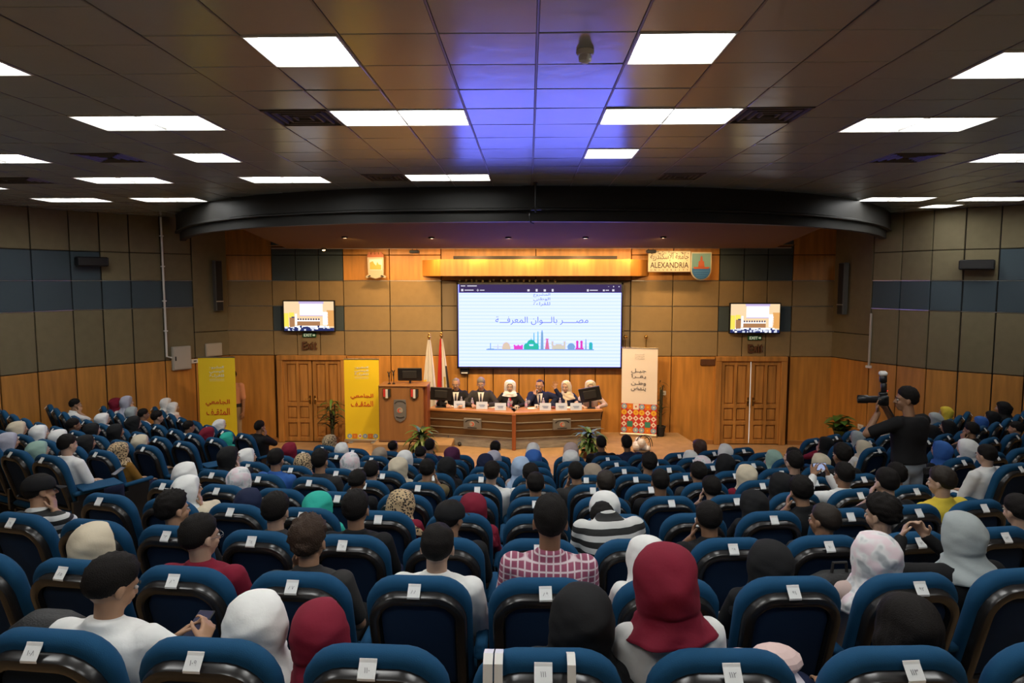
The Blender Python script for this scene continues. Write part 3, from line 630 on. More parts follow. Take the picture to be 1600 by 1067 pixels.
# ---------------------------------------------------------------- flags
def flag(x,y,lab,colors,lean,wid):
    t=thing('flag_stand',lab,'flag',(x,y,STZ))
    m=MB(); m.lathe([(.15,0),(.16,.02),(.05,.05),(.03,.07)],n=14); m.build('base',BRASS,t,smooth=True)
    m=MB(); m.tube([(0,0,.05),(0,0,2.42)],.016,8); m.build('pole',BRASS,t)
    m=MB(); m.ell((0,0,2.45),(.045,.045,.04),10,8); m.ell((0,0,2.51),(.03,.03,.035),8,6); m.build('finial',BRASS,t,smooth=True)
    # hanging cloth: folds gathered at the top, spreading downwards; one mesh with colour stripes
    nz,nx=20,25; m=MB(); vs=[]
    for side in (1,-1):
        for j in range(nz+1):
            v=j/nz; z=2.38-v*1.95; 
            for i in range(nx+1):
                u=i/nx; sp_=wid*(.18+.82*min(1,v*1.35)**.8); x_=lean*.55*v+(u-.5)*sp_
                yy=-.03-.035*(.3+v)*math.sin(u*15+v*1.3)-.01*math.sin(u*31)
                vs.append((x_,yy+side*.003,z+.05*math.sin(u*3)*v))
    def band(u,v): return colors(u,v)
    mats=[]; fs=[];mi=[]
    for s in (0,1):
        o=s*(nz+1)*(nx+1)
        for j in range(nz):
            for i in range(nx):
                a=o+j*(nx+1)+i; f=(a,a+1,a+nx+2,a+nx+1); fs.append(f if s==0 else f[::-1]); mm=band((i+.5)/nx,(j+.5)/nz)
                if mm not in mats: mats.append(mm)
                mi.append(mats.index(mm))
    m.v=vs;m.f=fs;m.mi=mi; m.build('cloth',mats,t,smooth=80); return t
FW=mat('flag_white',(.66,.62,.56),.7); FY=mat('flag_yellow',(.80,.52,.04),.7); FR=mat('flag_red',(.55,.03,.02),.7); FK=mat('flag_black',(.02,.02,.02),.7); FG=mat('flag_gold',(.45,.30,.07),.6)
p=at(671,560,16.35); flag(p.x,16.35,'hanging white flag with a yellow lower part on a brass pole by the lectern',lambda u,v: FY if v>.72-.25*(1-u) and u<.45 or v>.97 else FW,0.0,.36)
p=at(690,560,16.75); flag(p.x,16.75,'hanging red white and black flag on a brass pole left of the screen',lambda u,v: FR if u+.25*v<.52 else (FG if .62<u+.1*v<.76 and .52<v<.68 else FK if u>.80 and v>.35 else FW),.12,.34)
for px in (977,1009):
    p=at(px,560,16.82); t=thing('flag_stand',f'brass flag pole with a ball finial behind the white banner, {"left" if px<990 else "right"} of two','flag',(p.x,16.82,STZ),0,'poles behind the white banner')
    m=MB(); m.lathe([(.11,0),(.12,.02),(.03,.05)],n=12); m.build('base',BRASS,t); m=MB(); m.tube([(0,0,.04),(0,0,2.36)],.015,8); m.build('pole',BRASS,t); m=MB(); m.ell((0,0,2.42),(.05,.05,.05),10,8); m.build('finial',BRASS,t,smooth=True)
# ---------------------------------------------------------------- lectern on its step
PL=.17
a,b=at(582,700,14.85),at(705,700,14.85)
m=MB(); m.bbox(a.x,b.x,14.85,16.0,STZ,STZ+PL,.01); tag(m.build('lectern_step',CARPET),'low carpeted step carrying the wooden lectern','step')
LT=mat('lectern_wood',(.30,.135,.045),.4,grain=(9,9,1,.16))
a,b=at(593,640,15.1),at(660,640,15.1); c=(a.x+b.x)/2; z0=STZ+PL; W=(b.x-a.x)/2; H=1.27
L=thing('lectern','brown wooden lectern with two flag shields and a grey oval emblem on its front','lectern',(c,15.1,z0))
m=MB(); m.bbox(-W,W,0,.04,.03,H,.008); m.build('front_panel',LT,L)
for s in (-1,1):
    m=MB(); m.bbox(s*W-.02,s*W+.02,.02,.55,.03,H-.02,.008); m.build('side_panel',LT,L)
m=MB(); m.bbox(-W-.02,W+.11,-.02,.6,H-.01,H+.02,.008); m.build('top',LT,L); m=MB(); m.bbox(W+.02,W+.10,.1,.55,.03,H-.01,.008); m.build('side_column',mat('red_wood',(.28,.08,.025),.4,grain=(9,9,1,.2)),L)
m=MB(); m.bbox(-W-.02,W+.11,-.02,.6,0,.04,.008); m.build('plinth',DARKW,L)
k=(at(700,640,15.1)-at(600,640,15.1)).x/100
zc=at(626,640,15.1).z-z0; P=lambda px,py:((px-626.5)*k,zc+(640-py)*k)
for px in (605,648):
    pts=[P(px-6.5,606.5),P(px+6.5,606.5),P(px+6.5,619),P(px+3,622.5),P(px,624),P(px-3,622.5),P(px-6.5,619)]
    m=MB(); m.poly(pts,-.03,-.005); o=m.build('flag_shield',BRASS,L)
    for i,mm in enumerate((FR,FW,FK)):
        x0=px-5.4+3.6*i; m=MB(); m.poly([P(x0,607.6),P(x0+3.6,607.6),P(x0+3.6,619.5 if i!=1 else 621.5),P(x0,619.5 if i!=1 else 621.5)],-.036,-.029); m.build('stripe',mm,o)
EMB=mat('emblem_grey',(.27,.255,.235),.4,metal=.5)
def crescent(m,cx,cz,r,y):
    n=14; o=[(cx+r*math.cos(t),cz+r*math.sin(t)) for t in np.linspace(.7,2*math.pi-.7,n)]; i=[(cx+r*.25+r*.78*math.cos(t),cz+r*.78*math.sin(t)) for t in np.linspace(2*math.pi-.75,.75,n)]
    for a in range(n-1): m.poly([o[a],o[a+1],i[n-2-a],i[n-1-a]],y-.004,y+.002)
q=[P(616,624),P(634,624),P(635,632),P(635,650),P(632,656),P(625.5,659.5),P(619,656),P(616,650),P(615.5,632)]
m=MB(); m.poly(q,-.02,-.004); e=m.build('oval_emblem',EMB,L)
m=MB(); x,z=P(625,641); m.lathe([(.07,0),(.07,.006)],n=18,c=(0,0,0),M=Matrix.Translation((x,-.022,z))@Matrix.Rotation(math.pi/2,4,'X')); m.build('medallion',IVORY,e)
m=MB(); crescent(m,x,z,.05,-.032); m.build('red_crescent',RED,e)
m=MB(); 
for j in range(11):
    t=math.pi*(.15+.7*j/10); X,Z=P(625.5+9*math.cos(t),633-6.5*math.sin(t)); m.box(X-.009,X+.009,-.024,-.018,Z-.012,Z+.012)
for j in range(7):
    X,Z=P(620+11*j/6,651.5+1.3*math.sin(math.pi*j/6)); m.box(X-.012,X+.012,-.024,-.018,Z-.012,Z+.012)
m.build('relief_marks',INKB,e)
for (px,h) in ((606,.25),(613,.28)):
    x=(px-626.5)*k; t=thing('lectern_microphone',f'black gooseneck microphone on the lectern, {"left" if px<610 else "right"} of two','microphone',(c+x,15.3,z0+H+.02),0,'lectern microphones')
    m=MB(); m.lathe([(.035,0),(.035,.02),(.012,.03)],n=12); m.build('base',BLACK,t); m=MB(); m.tube([(0,0,.02),(0,0,h*.5),(0,-.02,h*.9)],.01,6); m.build('stem',BLACK,t)
    m=MB(); m.ell((0,-.02,h*.8),(.02,.02,.05),8,6); m.tube([(0,-.02,h*.9),(-.03,-.02,h*1.15)],.012,6); m.tube([(0,-.02,h*.9),(.03,-.02,h*1.15)],.012,6); m.build('capsule',BLACK,t,smooth=True); m=MB(); m.tube([(0,-.004,h*.45),(0,-.008,h*.6)],.015,8); m.build('ring',ALU,t)
def monitor(lab,x,y,z,W,H,rz,roll=0):
    t=thing('monitor',lab,'monitor',(x,y,z),rz)
    m=MB(); m.bbox(-.13,.13,-.1,.1,0,.015,.006); m.build('foot',BLACK,t); m=MB(); m.bbox(-.025,.025,.01,.05,.01,.2,.006); m.build('neck',BLACK,t)
    M=Matrix.Translation((0,0,.16+H/2))@Matrix.Rotation(roll,4,'Y')@Matrix.Rotation(.1,4,'X')
    m=MB(); m.bbox(-W/2,W/2,-.02,.02,-H/2,H/2,.01,M); m.build('case',BLACK,t); m=MB(); m.bbox(-W*.3,W*.3,-.045,-.015,-H*.3,H*.3,.01,M); m.build('rear_cover',BLACKM,t); return t
p=at(640,600,15.35); monitor('black monitor standing on the lectern',p.x,15.4,z0+H+.02-.10,.55,.30,0)
# ---------------------------------------------------------------- the long panel table, two halves meeting at a post
TZ=at(802,645,15.1).z; xl,xm,xr=at(668,640,15.6).x,at(803,645,15.1).x,at(940,641,15.55).x
T=thing('panel_table','long dark wooden panel table with lapped boards, two emblems and a metal plinth','table',(xm,15.1,STZ)); Hh=TZ-STZ
METL=mat('plinth_metal',(.34,.33,.30),.33,metal=.35,grain=(4,4,20,.25),bump=.2,bscale=14)
TABW=mat('table_top_wood',(.48,.22,.07),.3,grain=(1.2,9,9,.18)); TABF=mat('table_front_wood',(.125,.062,.022),.4,grain=(1,9,9,.2))
for s,(xe,ye) in ((-1,(xl,15.62)),(1,(xr,15.55))):
    A=Vector((0,0,0)); B=Vector((xe-xm,ye-15.1,0)); d=(B-A).normalized(); L_=(B-A).length; n=Vector((-d.y,d.x,0)); n=n if n.y>0 else -n
    M=Matrix(((d.x,n.x,0,0),(d.y,n.y,0,0),(0,0,1,0),(0,0,0,1)))
    m=MB(); m.bbox(.02,L_,.05,.72,Hh-.045,Hh,.008,M); m.bbox(.0,L_+.02,-.02,.1,Hh-.05,Hh+.004,.008,M); m.build('table_top',TABW,T)
    hs=[.24,.42,.60,Hh-.05]
    for i in range(3):
        m=MB(); o=.03-.012*i; m.loft([[M@Vector((x,y_,z)) for x,y_,z in ((.04,o+.015,hs[i]+.02),(L_-.01,o+.015,hs[i]+.02),(L_-.01,o+.08,hs[i]+.02),(.04,o+.08,hs[i]+.02))],[M@Vector((x,y_,z)) for x,y_,z in ((.04,o-.01,hs[i+1]),(L_-.01,o-.01,hs[i+1]),(L_-.01,o+.08,hs[i+1]),(.04,o+.08,hs[i+1]))]]); m.build('board',TABF,T)
        m=MB(); m.bbox(.04,L_-.01,o-.012,o+.06,hs[i],hs[i]+.022,.004,M); m.build('ledge',mat('ledge_grey',(.20,.17,.13),.4),T)
    m=MB(); m.bbox(.04,L_-.01,.05,.12,.0,.24,.006,M); m.build('plinth',METL,T)
    m=MB(); m.bbox(L_-.03,L_,.03,.6,0,Hh-.05,.006,M); m.build('end_panel',TABF,T)
    ex=L_*.47 if s<0 else L_*.54
    m=MB(); m.bbox(ex-.21,ex+.21,-.035,.03,.42,.67,.01,M); e=m.build('emblem_plate',EMB,T)
    m=MB(); m.lathe([(.065,0),(.065,.006)],n=16,M=M@Matrix.Translation((ex,-.036,.545))@Matrix.Rotation(math.pi/2,4,'X')); m.build('medallion',IVORY,e)
    m=MB(); 
    t_=MB(); crescent(t_,0,0,.045,0); m.add([M@Vector((ex+v[0]*1,-.045+v[1],.545+v[2])) for v in t_.v],t_.f); m.build('red_crescent',RED,e)
    m=MB()
    for j in range(13):
        t=math.pi*(.1+.8*j/12); m.box(ex+.16*math.cos(t)-.01,ex+.16*math.cos(t)+.01,-.040,-.034,.57+.07*math.sin(t)-.012,.57+.07*math.sin(t)+.012,M)
    for j in range(9): m.box(ex-.1+.025*j-.009,ex-.1+.025*j+.009,-.040,-.034,.445,.468,M)
    m.build('relief_marks',INKB,e)
m=MB(); m.bbox(-.045,.045,-.05,.09,0,Hh-.03,.012); m.build('centre_post',mat('red_wood',(.28,.08,.025),.4),T)
def on_table(px,py=None):
    """world point on the table top seen at a pixel column, at a depth just behind the front edge"""
    for _ in range(1):
        Y=15.3 if py is None else 15.3
    lo,hi=14.5,17.5
    for _ in range(40):
        md=(lo+hi)/2
        if at(px,py,md).z>TZ: lo=md
        else: hi=md
    return at(px,py,lo)
CARD=mat('card_blue_white',(.50,.56,.72),.5); CARDT=mat('card_ink',(.08,.12,.28),.5)
for i,(px,py) in enumerate(((718,637),(753,638.5),(782,640.5),(852,640.5),(877,640.5),(900,640.5))):
    p=on_table(px,py); p.z=TZ+.003; t=thing('name_card',f'pale blue tent name card on the table, {ords[i]} from the left',"name card",p,0,'tent name cards')
    m=MB(); w_=.13; m.loft([[(-w_,-.05,0),(w_,-.05,0),(w_,-.045,0),(-w_,-.045,0)],[(-w_,0,.16),(w_,0,.16),(w_,.004,.157),(-w_,.004,.157)],[(-w_,.05,0),(w_,.05,0),(w_,.045,0.001),(-w_,.045,.001)]]); m.build('card',CARD,t)
    m=MB(); M=Matrix.Translation((0,-.028,.08))@Matrix.Rotation(-.3,4,'X'); m.box(-.07,.07,-.003,0,.0,.012,M); m.box(-.05,.06,-.003,0,-.03,-.02,M); m.build('print_line',CARDT,t)
PLASTIC=mat('bottle_plastic',(.72,.68,.80),.15,spec=.6); GLASS=mat('drinking_glass',(.8,.78,.8),.08,spec=.7)
for mm,tr in ((PLASTIC,.55),(GLASS,.75)): mm.node_tree.nodes['Principled BSDF'].inputs['Transmission Weight'].default_value=tr
PINK=mat('bottle_label',(.55,.30,.48),.4); BCAP=mat('bottle_cap',(.65,.6,.75),.4)
for i,(px,py) in enumerate(((721,634),(738,636),(795,637),(822,637.5),(849,636),(875,636))):
    p=on_table(px,py); p.z=TZ+.003; t=thing('water_bottle',f'small clear water bottle on the panel table, {ords[i]} from the left','bottle',p,0,'water bottles on the table')
    m=MB(); m.lathe([(.030,0),(.033,.01),(.033,.13),(.026,.16),(.012,.185),(.012,.2)],n=12); m.build('bottle',PLASTIC,t,smooth=True); m=MB(); m.lathe([(.0337,.05),(.0337,.11)],n=12); m.build('label',PINK,t); m=MB(); m.lathe([(.014,.195),(.014,.215)],n=10); m.build('cap',BCAP,t)
for i,(px,py) in enumerate(((799,638),(826,637))):
    p=on_table(px,py); p.z=TZ+.003; t=thing('stem_glass',f'stemmed drinking glass on the panel table, {"left" if i==0 else "right"} one','glass',p,0,'stemmed glasses')
    m=MB(); m.lathe([(.032,0),(.03,.005),(.005,.01),(.005,.08),(.02,.095),(.036,.13),(.036,.175),(.033,.175),(.03,.13)],n=12); m.build('glass',GLASS,t,smooth=True)
for i,(px,py,lab) in enumerate(((807,640,'white mug with a dark mark at the middle of the panel table'),(838,638.5,'white cup beside the speaker holding the microphone'))):
    p=on_table(px,py); p.z=TZ+.003; t=thing('mug',lab,'mug',p); m=MB(); m.lathe([(.036,0),(.042,.01),(.043,.095),(.037,.095),(.036,.02)],n=14); m.build('cup',WHITE,t,smooth=True); m=MB(); m.tube([(.04,0,.075),(.07,0,.07),(.07,0,.03),(.04,0,.025)],.007,6); m.build('handle',WHITE,t,smooth=True); m=MB(); m.box(-.012,.012,-.0455,-.041,.03,.07); m.build('printed_mark',INKB,t)
PAPER=mat('paper',(.80,.78,.72),.6)
for i,(px,py,w_) in enumerate(((766,636,.2),(831,638,.10),(889,637,.10),(698,635,.14))):
    p=on_table(px,py); p.z=TZ+.003; t=thing('paper_stack',f'white papers lying on the panel table, {ords[i]}'.replace('first','by the second speaker').replace('second speaker','second speaker') if 0 else ['white papers on the table before the second speaker','small white paper by the cups','white paper between two name cards at the right','white papers before the first speaker'][i],'paper',p,.1*i)
    m=MB(); m.box(-w_,w_,-.1,.1,0,.004); m.box(-w_*.9,w_*1.05,-.09,.105,.004,.007,Matrix.Rotation(.06,4,'Z')); m.build('sheets',PAPER,t)
p=on_table(864,638); t=thing('sweet_dish','small dark red dish on the table between name cards','dish',(p.x,p.y,TZ+.003)); m=MB(); m.lathe([(.04,0),(.075,.03),(.07,.034),(.03,.012)],n=14); m.build('dish',mat('dark_red_dish',(.18,.02,.015),.3),t,smooth=True); m=MB(); m.ell((0,0,.028),(.05,.05,.02),8,6); m.build('sweets',mat('sweets_brown',(.2,.06,.03),.5),t)
p=on_table(687,637); monitor('black monitor seen from behind at the left end of the panel table',p.x+.02,15.75,TZ+.002,.50,.31,math.radians(10),.08)
p=on_table(922,638); monitor('tilted black monitor seen from behind at the right end of the panel table',p.x,15.7,TZ+.002,.50,.33,math.radians(-14),-.22)
# ---------------------------------------------------------------- plants
LEAF=mat('leaf_green',(.07,.17,.025),.4,grain=(3,3,3,.35),var=.3); LEAFD=mat('leaf_dark',(.018,.045,.014),.45,grain=(3,3,3,.3),var=.25); POT=mat('clay_pot',(.22,.09,.04),.6); SOIL=mat('soil',(.03,.02,.012),.9); STEM=mat('stem_brown',(.07,.06,.025),.7)
LEAFL=mat('leaf_lime',(.17,.24,.05),.4,grain=(3,3,3,.3),var=.3)
def leaf_mesh(name,L,W,droop,m_,n=6):
    m=MB(); vs=[];
    for i in range(n+1):
        t=i/n; a=droop*t; y=L*(math.sin(a)/droop if droop>.01 else t); z=-L*(1-math.cos(a))/droop if droop>.01 else 0
        w_=W*math.sin(math.pi*min(.98,.08+.92*t))**.8*(1-.25*t)
        vs+=[(-w_,y,z+.25*w_),(0,y,z),(w_,y,z+.25*w_)]
    fs=[]
    for i in range(n):
        for j in (0,1): a=i*3+j; fs.append((a,a+1,a+4,a+3))
    m.add(vs,fs); return m.mesh(name,m_,smooth=80)
def plant(name,lab,x,y,z,potr,poth,stem,leaves,seed,group=None,potm=POT):
    t=thing(name,lab,'plant',(x,y,z),0,group); r=random.Random(seed)
    if poth:
        m=MB(); m.lathe([(potr*.7,0),(potr,poth*.9),(potr*1.08,poth*.9),(potr*1.08,poth),(potr*.95,poth),(potr*.93,poth*.88)],n=16); m.build('pot',potm,t,smooth=True)
        m=MB(); m.lathe([(potr*.93,poth*.86),(potr*.93,poth*.9)],n=14); m.build('soil',SOIL,t)
    if stem:
        m=MB()
        for (dx,dy,h,rr) in stem: m.tube([(dx*.3,dy*.3,poth*.85),(dx*.7,dy*.7,poth+h*.5),(dx,dy,poth+h)],rr,6)
        m.build('stem',STEM,t,smooth=True)
    for (me,n,h0,h1,tilt0,tilt1,s0,s1,cx,cy,mats) in leaves:
        for i in range(n):
            a=2*math.pi*i*.381966+r.uniform(-.3,.3); u=i/max(1,n-1); ti=tilt0+(tilt1-tilt0)*u+r.uniform(-.15,.15); s=r.uniform(s0,s1)
            inst('leaf',me,t,(cx,cy,poth+h0+(h1-h0)*u),(ti,0,a),(s,s,s),[r.choice(mats)])
    return t
LF1=leaf_mesh('leaf',.50,.058,1.9,LEAF); LF2=leaf_mesh('leaf',.42,.022,1.2,LEAF); LF3=leaf_mesh('leaf',.38,.12,.8,LEAF); LF4=leaf_mesh('leaf',.46,.034,1.3,LEAF)
p=at(659,702,14.55); plant('potted_fern','bushy green potted plant on the stage left of the panel table',p.x,14.55,STZ,.17,.16,None,[(LF1,60,.02,.30,.2,1.3,.7,1.05,0,0,[LEAF,LEAF,LEAFL,LEAFD])],3)
p=at(921,700,14.5); plant('potted_fern','bushy green potted plant on the stage at the right end of the panel table',p.x,14.5,STZ,.17,.16,None,[(LF1,60,.02,.30,.2,1.3,.7,1.05,0,0,[LEAF,LEAF,LEAFL,LEAFD])],4)
p=at(520,686,16.2); plant('potted_palm','tall thin potted palm in front of the left door',p.x,16.2,.0,.16,.28,[(0,0,.62,.03),(.06,.02,.85,.02),(-.05,0,.7,.02)],[(LF4,26,.35,.95,1.0,.1,.8,1.15,0,0,[LEAFD,LEAF,LEAF]),(LF4,16,.1,.5,1.2,.5,.8,1.0,0,0,[LEAFD])],5)
p=at(1028,676,16.75); plant('potted_palm','tall dark potted palm behind the white banner',p.x+.02,16.58,STZ,.13,.25,[(0,0,.9,.03),(.04,.0,1.0,.02)],[(LF2,22,.3,1.12,.7,.1,.5,.75,0,0,[LEAFD]),(LF2,10,.1,.5,1.2,.7,.6,.8,0,0,[LEAFD])],6,potm=BLACKM)
p=at(1305,688,15.6); plant('potted_pothos','broad leaved potted plant beside the right wall',p.x-.05,15.3,.0,.19,.34,[(0,0,.45,.03),(.12,0,.55,.015),(-.14,0,.5,.015)],[(LF3,24,.25,.72,1.0,.2,.8,1.15,0,0,[LEAF,LEAF,LEAFL]),(LF3,12,.05,.35,1.5,1.0,.8,1.0,.1,0,[LEAFD,LEAF])],7)
p=at(1036,716,13.3); plant('low_shrub','small green shrub on the floor before the right end of the stage',2.72,13.2,.02,.16,.2,None,[(LF2,30,.0,.14,.3,1.3,.5,.8,0,0,[LEAFD,LEAF])],8)
# black waste bin beside the right plant
t=thing('waste_bin','grey waste bin with a black rim beside the plant at the right wall','bin',(at(1285,690,15.3).x,15.35,0))
m=MB(); m.lathe([(.13,0),(.15,.42),(.14,.42),(.125,.02)],n=16); m.build('bin',mat('bin_grey',(.30,.28,.25),.5),t,smooth=True); m=MB(); m.lathe([(.155,.42),(.165,.44),(.16,.5),(.13,.5),(.13,.44)],n=16); m.build('rim',BLACK,t,smooth=True)
# white wrapped bundle with a dark hoop handle at the stage edge
p=at(1003,694,15.0); t=thing('gift_basket','white wrapped gift bundle with a dark wire hoop handle on the right of the stage','basket',(p.x,15.0,STZ))
WR=mat('gift_wrap',(.72,.68,.66),.25,coat=.5,bump=.5,bscale=25)
m=MB(); m.lathe([(.16,0),(.19,.04),(.17,.06)],n=14); m.build('tray',mat('wicker_dark',(.06,.035,.02),.6),t)
for i,(x,y,z,r_) in enumerate(((-.1,0,.14,.12),(.05,.02,.11,.10),(-.02,-.06,.22,.10),(.12,-.04,.09,.07),(-.08,.04,.26,.07))):
    m=MB(); m.ell((x,y,z),(r_,r_*.9,r_),9,7); m.build('parcel',WR,t)
m=MB()
for s in (0,.05): m.tube([(.02+.17*math.cos(a)+s,s-.02,.12+.26*math.sin(a)) for a in np.linspace(0,math.pi,12)],.009,5)
m.tube([(.05,0,.3),(.12,0,.34),(.17,0,.28),(.14,0,.2)],.008,5); m.build('hoop_handle',BLACK,t)
# wedge shaped floor monitor
p=at(1057,708,14.8); t=thing('floor_monitor','black wedge shaped floor loudspeaker by the right end of the stage','speaker',(3.25,14.25,.0))
m=MB(); m.loft([[(-.2,.0,0),(.2,.0,0),(.2,.3,0),(-.2,.3,0)],[(-.27,-.02,.30),(.27,-.02,.30),(.27,.18,.34),(-.27,.18,.34)]]); m.build('cabinet',BLACKM,t); m=MB(); m.loft([[(-.17,-.012,.03),(.17,-.012,.03),(.17,.0,.03),(-.17,.0,.03)],[(-.22,-.03,.28),(.22,-.03,.28),(.22,-.01,.28),(-.22,-.01,.28)]]); m.build('grille',JOINT,t)

# ---------------------------------------------------------------- auditorium chairs
CBLUE=mat('chair_blue',(.006,.062,.145),.85,spec=.25,bump=.12,bscale=250); CDARK=mat('chair_navy',(.006,.022,.060),.85,spec=.25,bump=.12,bscale=250); CSH=mat('chair_shell',(.016,.015,.015),.26,spec=.6)
PAPR=mat('tag_paper',(.82,.84,.84),.5); TINK=mat('tag_ink',(.25,.25,.27),.6)
U=Vector((0,-.2726,.9621)); N=Vector((0,-.9621,-.2726)); B0=Vector((0,.165,.44))
def outline(W,H,v0,rt,rb,inset=0,n=6,taper=.03):
    w_=W/2-inset; h0=v0+inset; h1=v0+H-inset; rt=max(.02,rt-inset); rb=max(.015,rb-inset); pts=[]
    for (cx,cy,r,a0) in ((w_-rt,h1-rt,rt,0),(-(w_-rt),h1-rt,rt,90),(-(w_-rb),h0+rb,rb,180),(w_-rb,h0+rb,rb,270)):
        for i in range(n+1):
            a=math.radians(a0+90*i/n); u=cx+r*math.cos(a); v=cy+r*math.sin(a)
            # crowned top edge and slight taper to the foot
            if v>h0+.5*(h1-h0): v+=.022*(1-(u/w_)**2)
            pts.append((u*(1-taper*(1-(v-h0)/(h1-h0))),v))
    return pts
def lay(pts,w_): return [B0+Vector((u,0,0))+U*v+N*(w_-.035*(u/.26)**2*0) for u,v in pts]
def back_loft(spec): 
    m=MB(); m.loft([lay(outline(*a,inset=i),w_) for (a,i,w_) in spec]); return m
C_=(.525,.625,0,.15,.07); S_=(.475,.588,-.01,.14,.06)
cush=back_loft([(C_,.06,-.09),(C_,.025,-.083),(C_,.006,-.062),(C_,0,-.03),(C_,.008,-.008),(C_,.03,.004)]).mesh('backrest',CBLUE,smooth=50)
shell=back_loft([(S_,0,-.01),(S_,0,.035),(S_,.006,.047),(S_,.018,.053),(S_,.040,.053),(S_,.050,.046),(S_,.056,.014)]).mesh('back_shell',CSH,smooth=35)
panel=back_loft([(S_,.058,.010),(S_,.060,.022),(S_,.072,.028)]).mesh('back_panel',CDARK,smooth=50)
m=MB(); m.bbox(-.245,.245,.10,.60,.345,.425,.03,Matrix.Translation((0,0,.0))@Matrix.Rotation(.03,4,'X')); seat_me=m.mesh('seat',CBLUE,smooth=50)
m=MB(); m.bbox(-.235,.235,.12,.58,.315,.35,.012); pan_me=m.mesh('seat_pan',CSH,smooth=40)
m=MB(); m.bbox(-.032,.032,.10,.50,.615,.660,.014); arm_me=m.mesh('armrest',CBLUE,smooth=50)
m=MB(); m.bbox(-.02,.02,.14,.44,.0,.62,.008); m.bbox(-.03,.03,.08,.5,.0,.03,.006); m.bbox(-.022,.022,.08,.2,.3,.56,.006); sup_me=m.mesh('arm_support',CSH,smooth=40)
m=MB(); 
a=[B0+U*.640+N*.004,B0+U*.631+N*.012,B0+U*.603+N*.053,B0+U*.594+N*.0545]
m.loft([[p+Vector((x,0,0))+N*d for x,d in ((-.03,.0),(.03,.0),(.03,.0015),(-.03,.0015))] for p in a]); tag_me=m.mesh('number_tag',PAPR)
tp=(a[1]+a[2])/2; td=(a[1]-a[2]).normalized(); tn=Vector((1,0,0)).cross(td).normalized(); tn=-tn if tn.z<0 else tn
TROT=Matrix((Vector((1,0,0)),-tn,td)).transposed().to_euler()
m=MB(); m.bbox(-.30,.02,.14,.56,.672,.688,.006,Matrix.Translation((.31,0,0))); tab_me=m.mesh('writing_tablet',CBLUE)
SOFF={4:-.3,5:-.2,6:-.15,7:-.07}
def seat_pose(k,s):
    R=RK(k)
    if abs(s)>8: R+=SOFF.get(k,0)+.06*max(0,abs(s)-12)
    a=s*.6/R; p=polar(R,a,FL(RK(k))); return p,a
SEATS=[[-2.95,-1.95,-0.95,0.05,1.05,2.05,3.05],[-4.95,-3.95,-2.95,-1.95,-0.95,0.05,1.05,2.05,3.05,4.05],[-5.95,-4.95,-3.95,-2.95,-1.95,-0.95,0.05,1.05,2.05,3.05,4.05,5.05,6.05],[-5.95,-4.95,-3.95,-2.95,-1.95,-0.95,0.05,1.05,2.05,3.05,4.05,5.05,6.05],[-12.2,-11.2,-10.2,-9.2,-5.95,-4.95,-3.95,-2.95,-1.95,-0.95,0.05,1.05,2.05,3.05,4.05,5.05,6.05,8.75,9.75],[-16.2,-15.2,-14.2,-13.2,-12.2,-11.2,-10.2,-9.2,-5.95,-4.95,-3.95,-2.95,-1.95,-0.95,0.05,1.05,2.05,3.05,4.05,5.05,6.05,8.75,9.75,10.75,11.75,12.75],[-18.2,-17.2,-16.2,-15.2,-14.2,-13.2,-12.2,-11.2,-10.2,-9.2,-5.95,-4.95,-3.95,-2.95,-1.95,-0.95,0.05,1.05,2.05,3.05,4.05,5.05,6.05,8.75,9.75,10.75,11.75,12.75,13.75,14.75,15.75,16.75],[-18.2,-17.2,-16.2,-15.2,-14.2,-13.2,-12.2,-11.2,-10.2,-9.2,-5.95,-4.95,-3.95,-2.95,-1.95,-0.95,0.05,1.05,2.05,3.05,4.05,5.05,6.05,8.75,9.75,10.75,11.75,12.75,13.75,14.75,15.75,16.75,17.75],[-17.2,-16.2,-15.2,-14.2,-13.2,-12.2,-11.2,-10.2,-9.2,-5.95,-4.95,-3.95,-2.95,-1.95,-0.95,0.05,1.05,2.05,3.05,4.05,5.05,6.05,8.75,9.75,10.75,11.75,12.75,13.75,14.75,15.75,16.75],[-16.2,-15.2,-14.2,-13.2,-12.2,-11.2,-10.2,-9.2,-5.95,-4.95,-3.95,-2.95,-1.95,-0.95,0.05,1.05,2.05,3.05,4.05,5.05,6.05,8.75,9.75,10.75,11.75,12.75,13.75,14.75]]
ORD=['','nearest','second','third','fourth','fifth','sixth','seventh','eighth','ninth','farthest']
NTH=['first','second','third','fourth','fifth','sixth','seventh','eighth','ninth','tenth','eleventh','twelfth','thirteenth','fourteenth','fifteenth','sixteenth','seventeenth']
TABLETS={(4,-9.2),(7,-9.2)}
TILT=random.Random(11); digit_cache={}
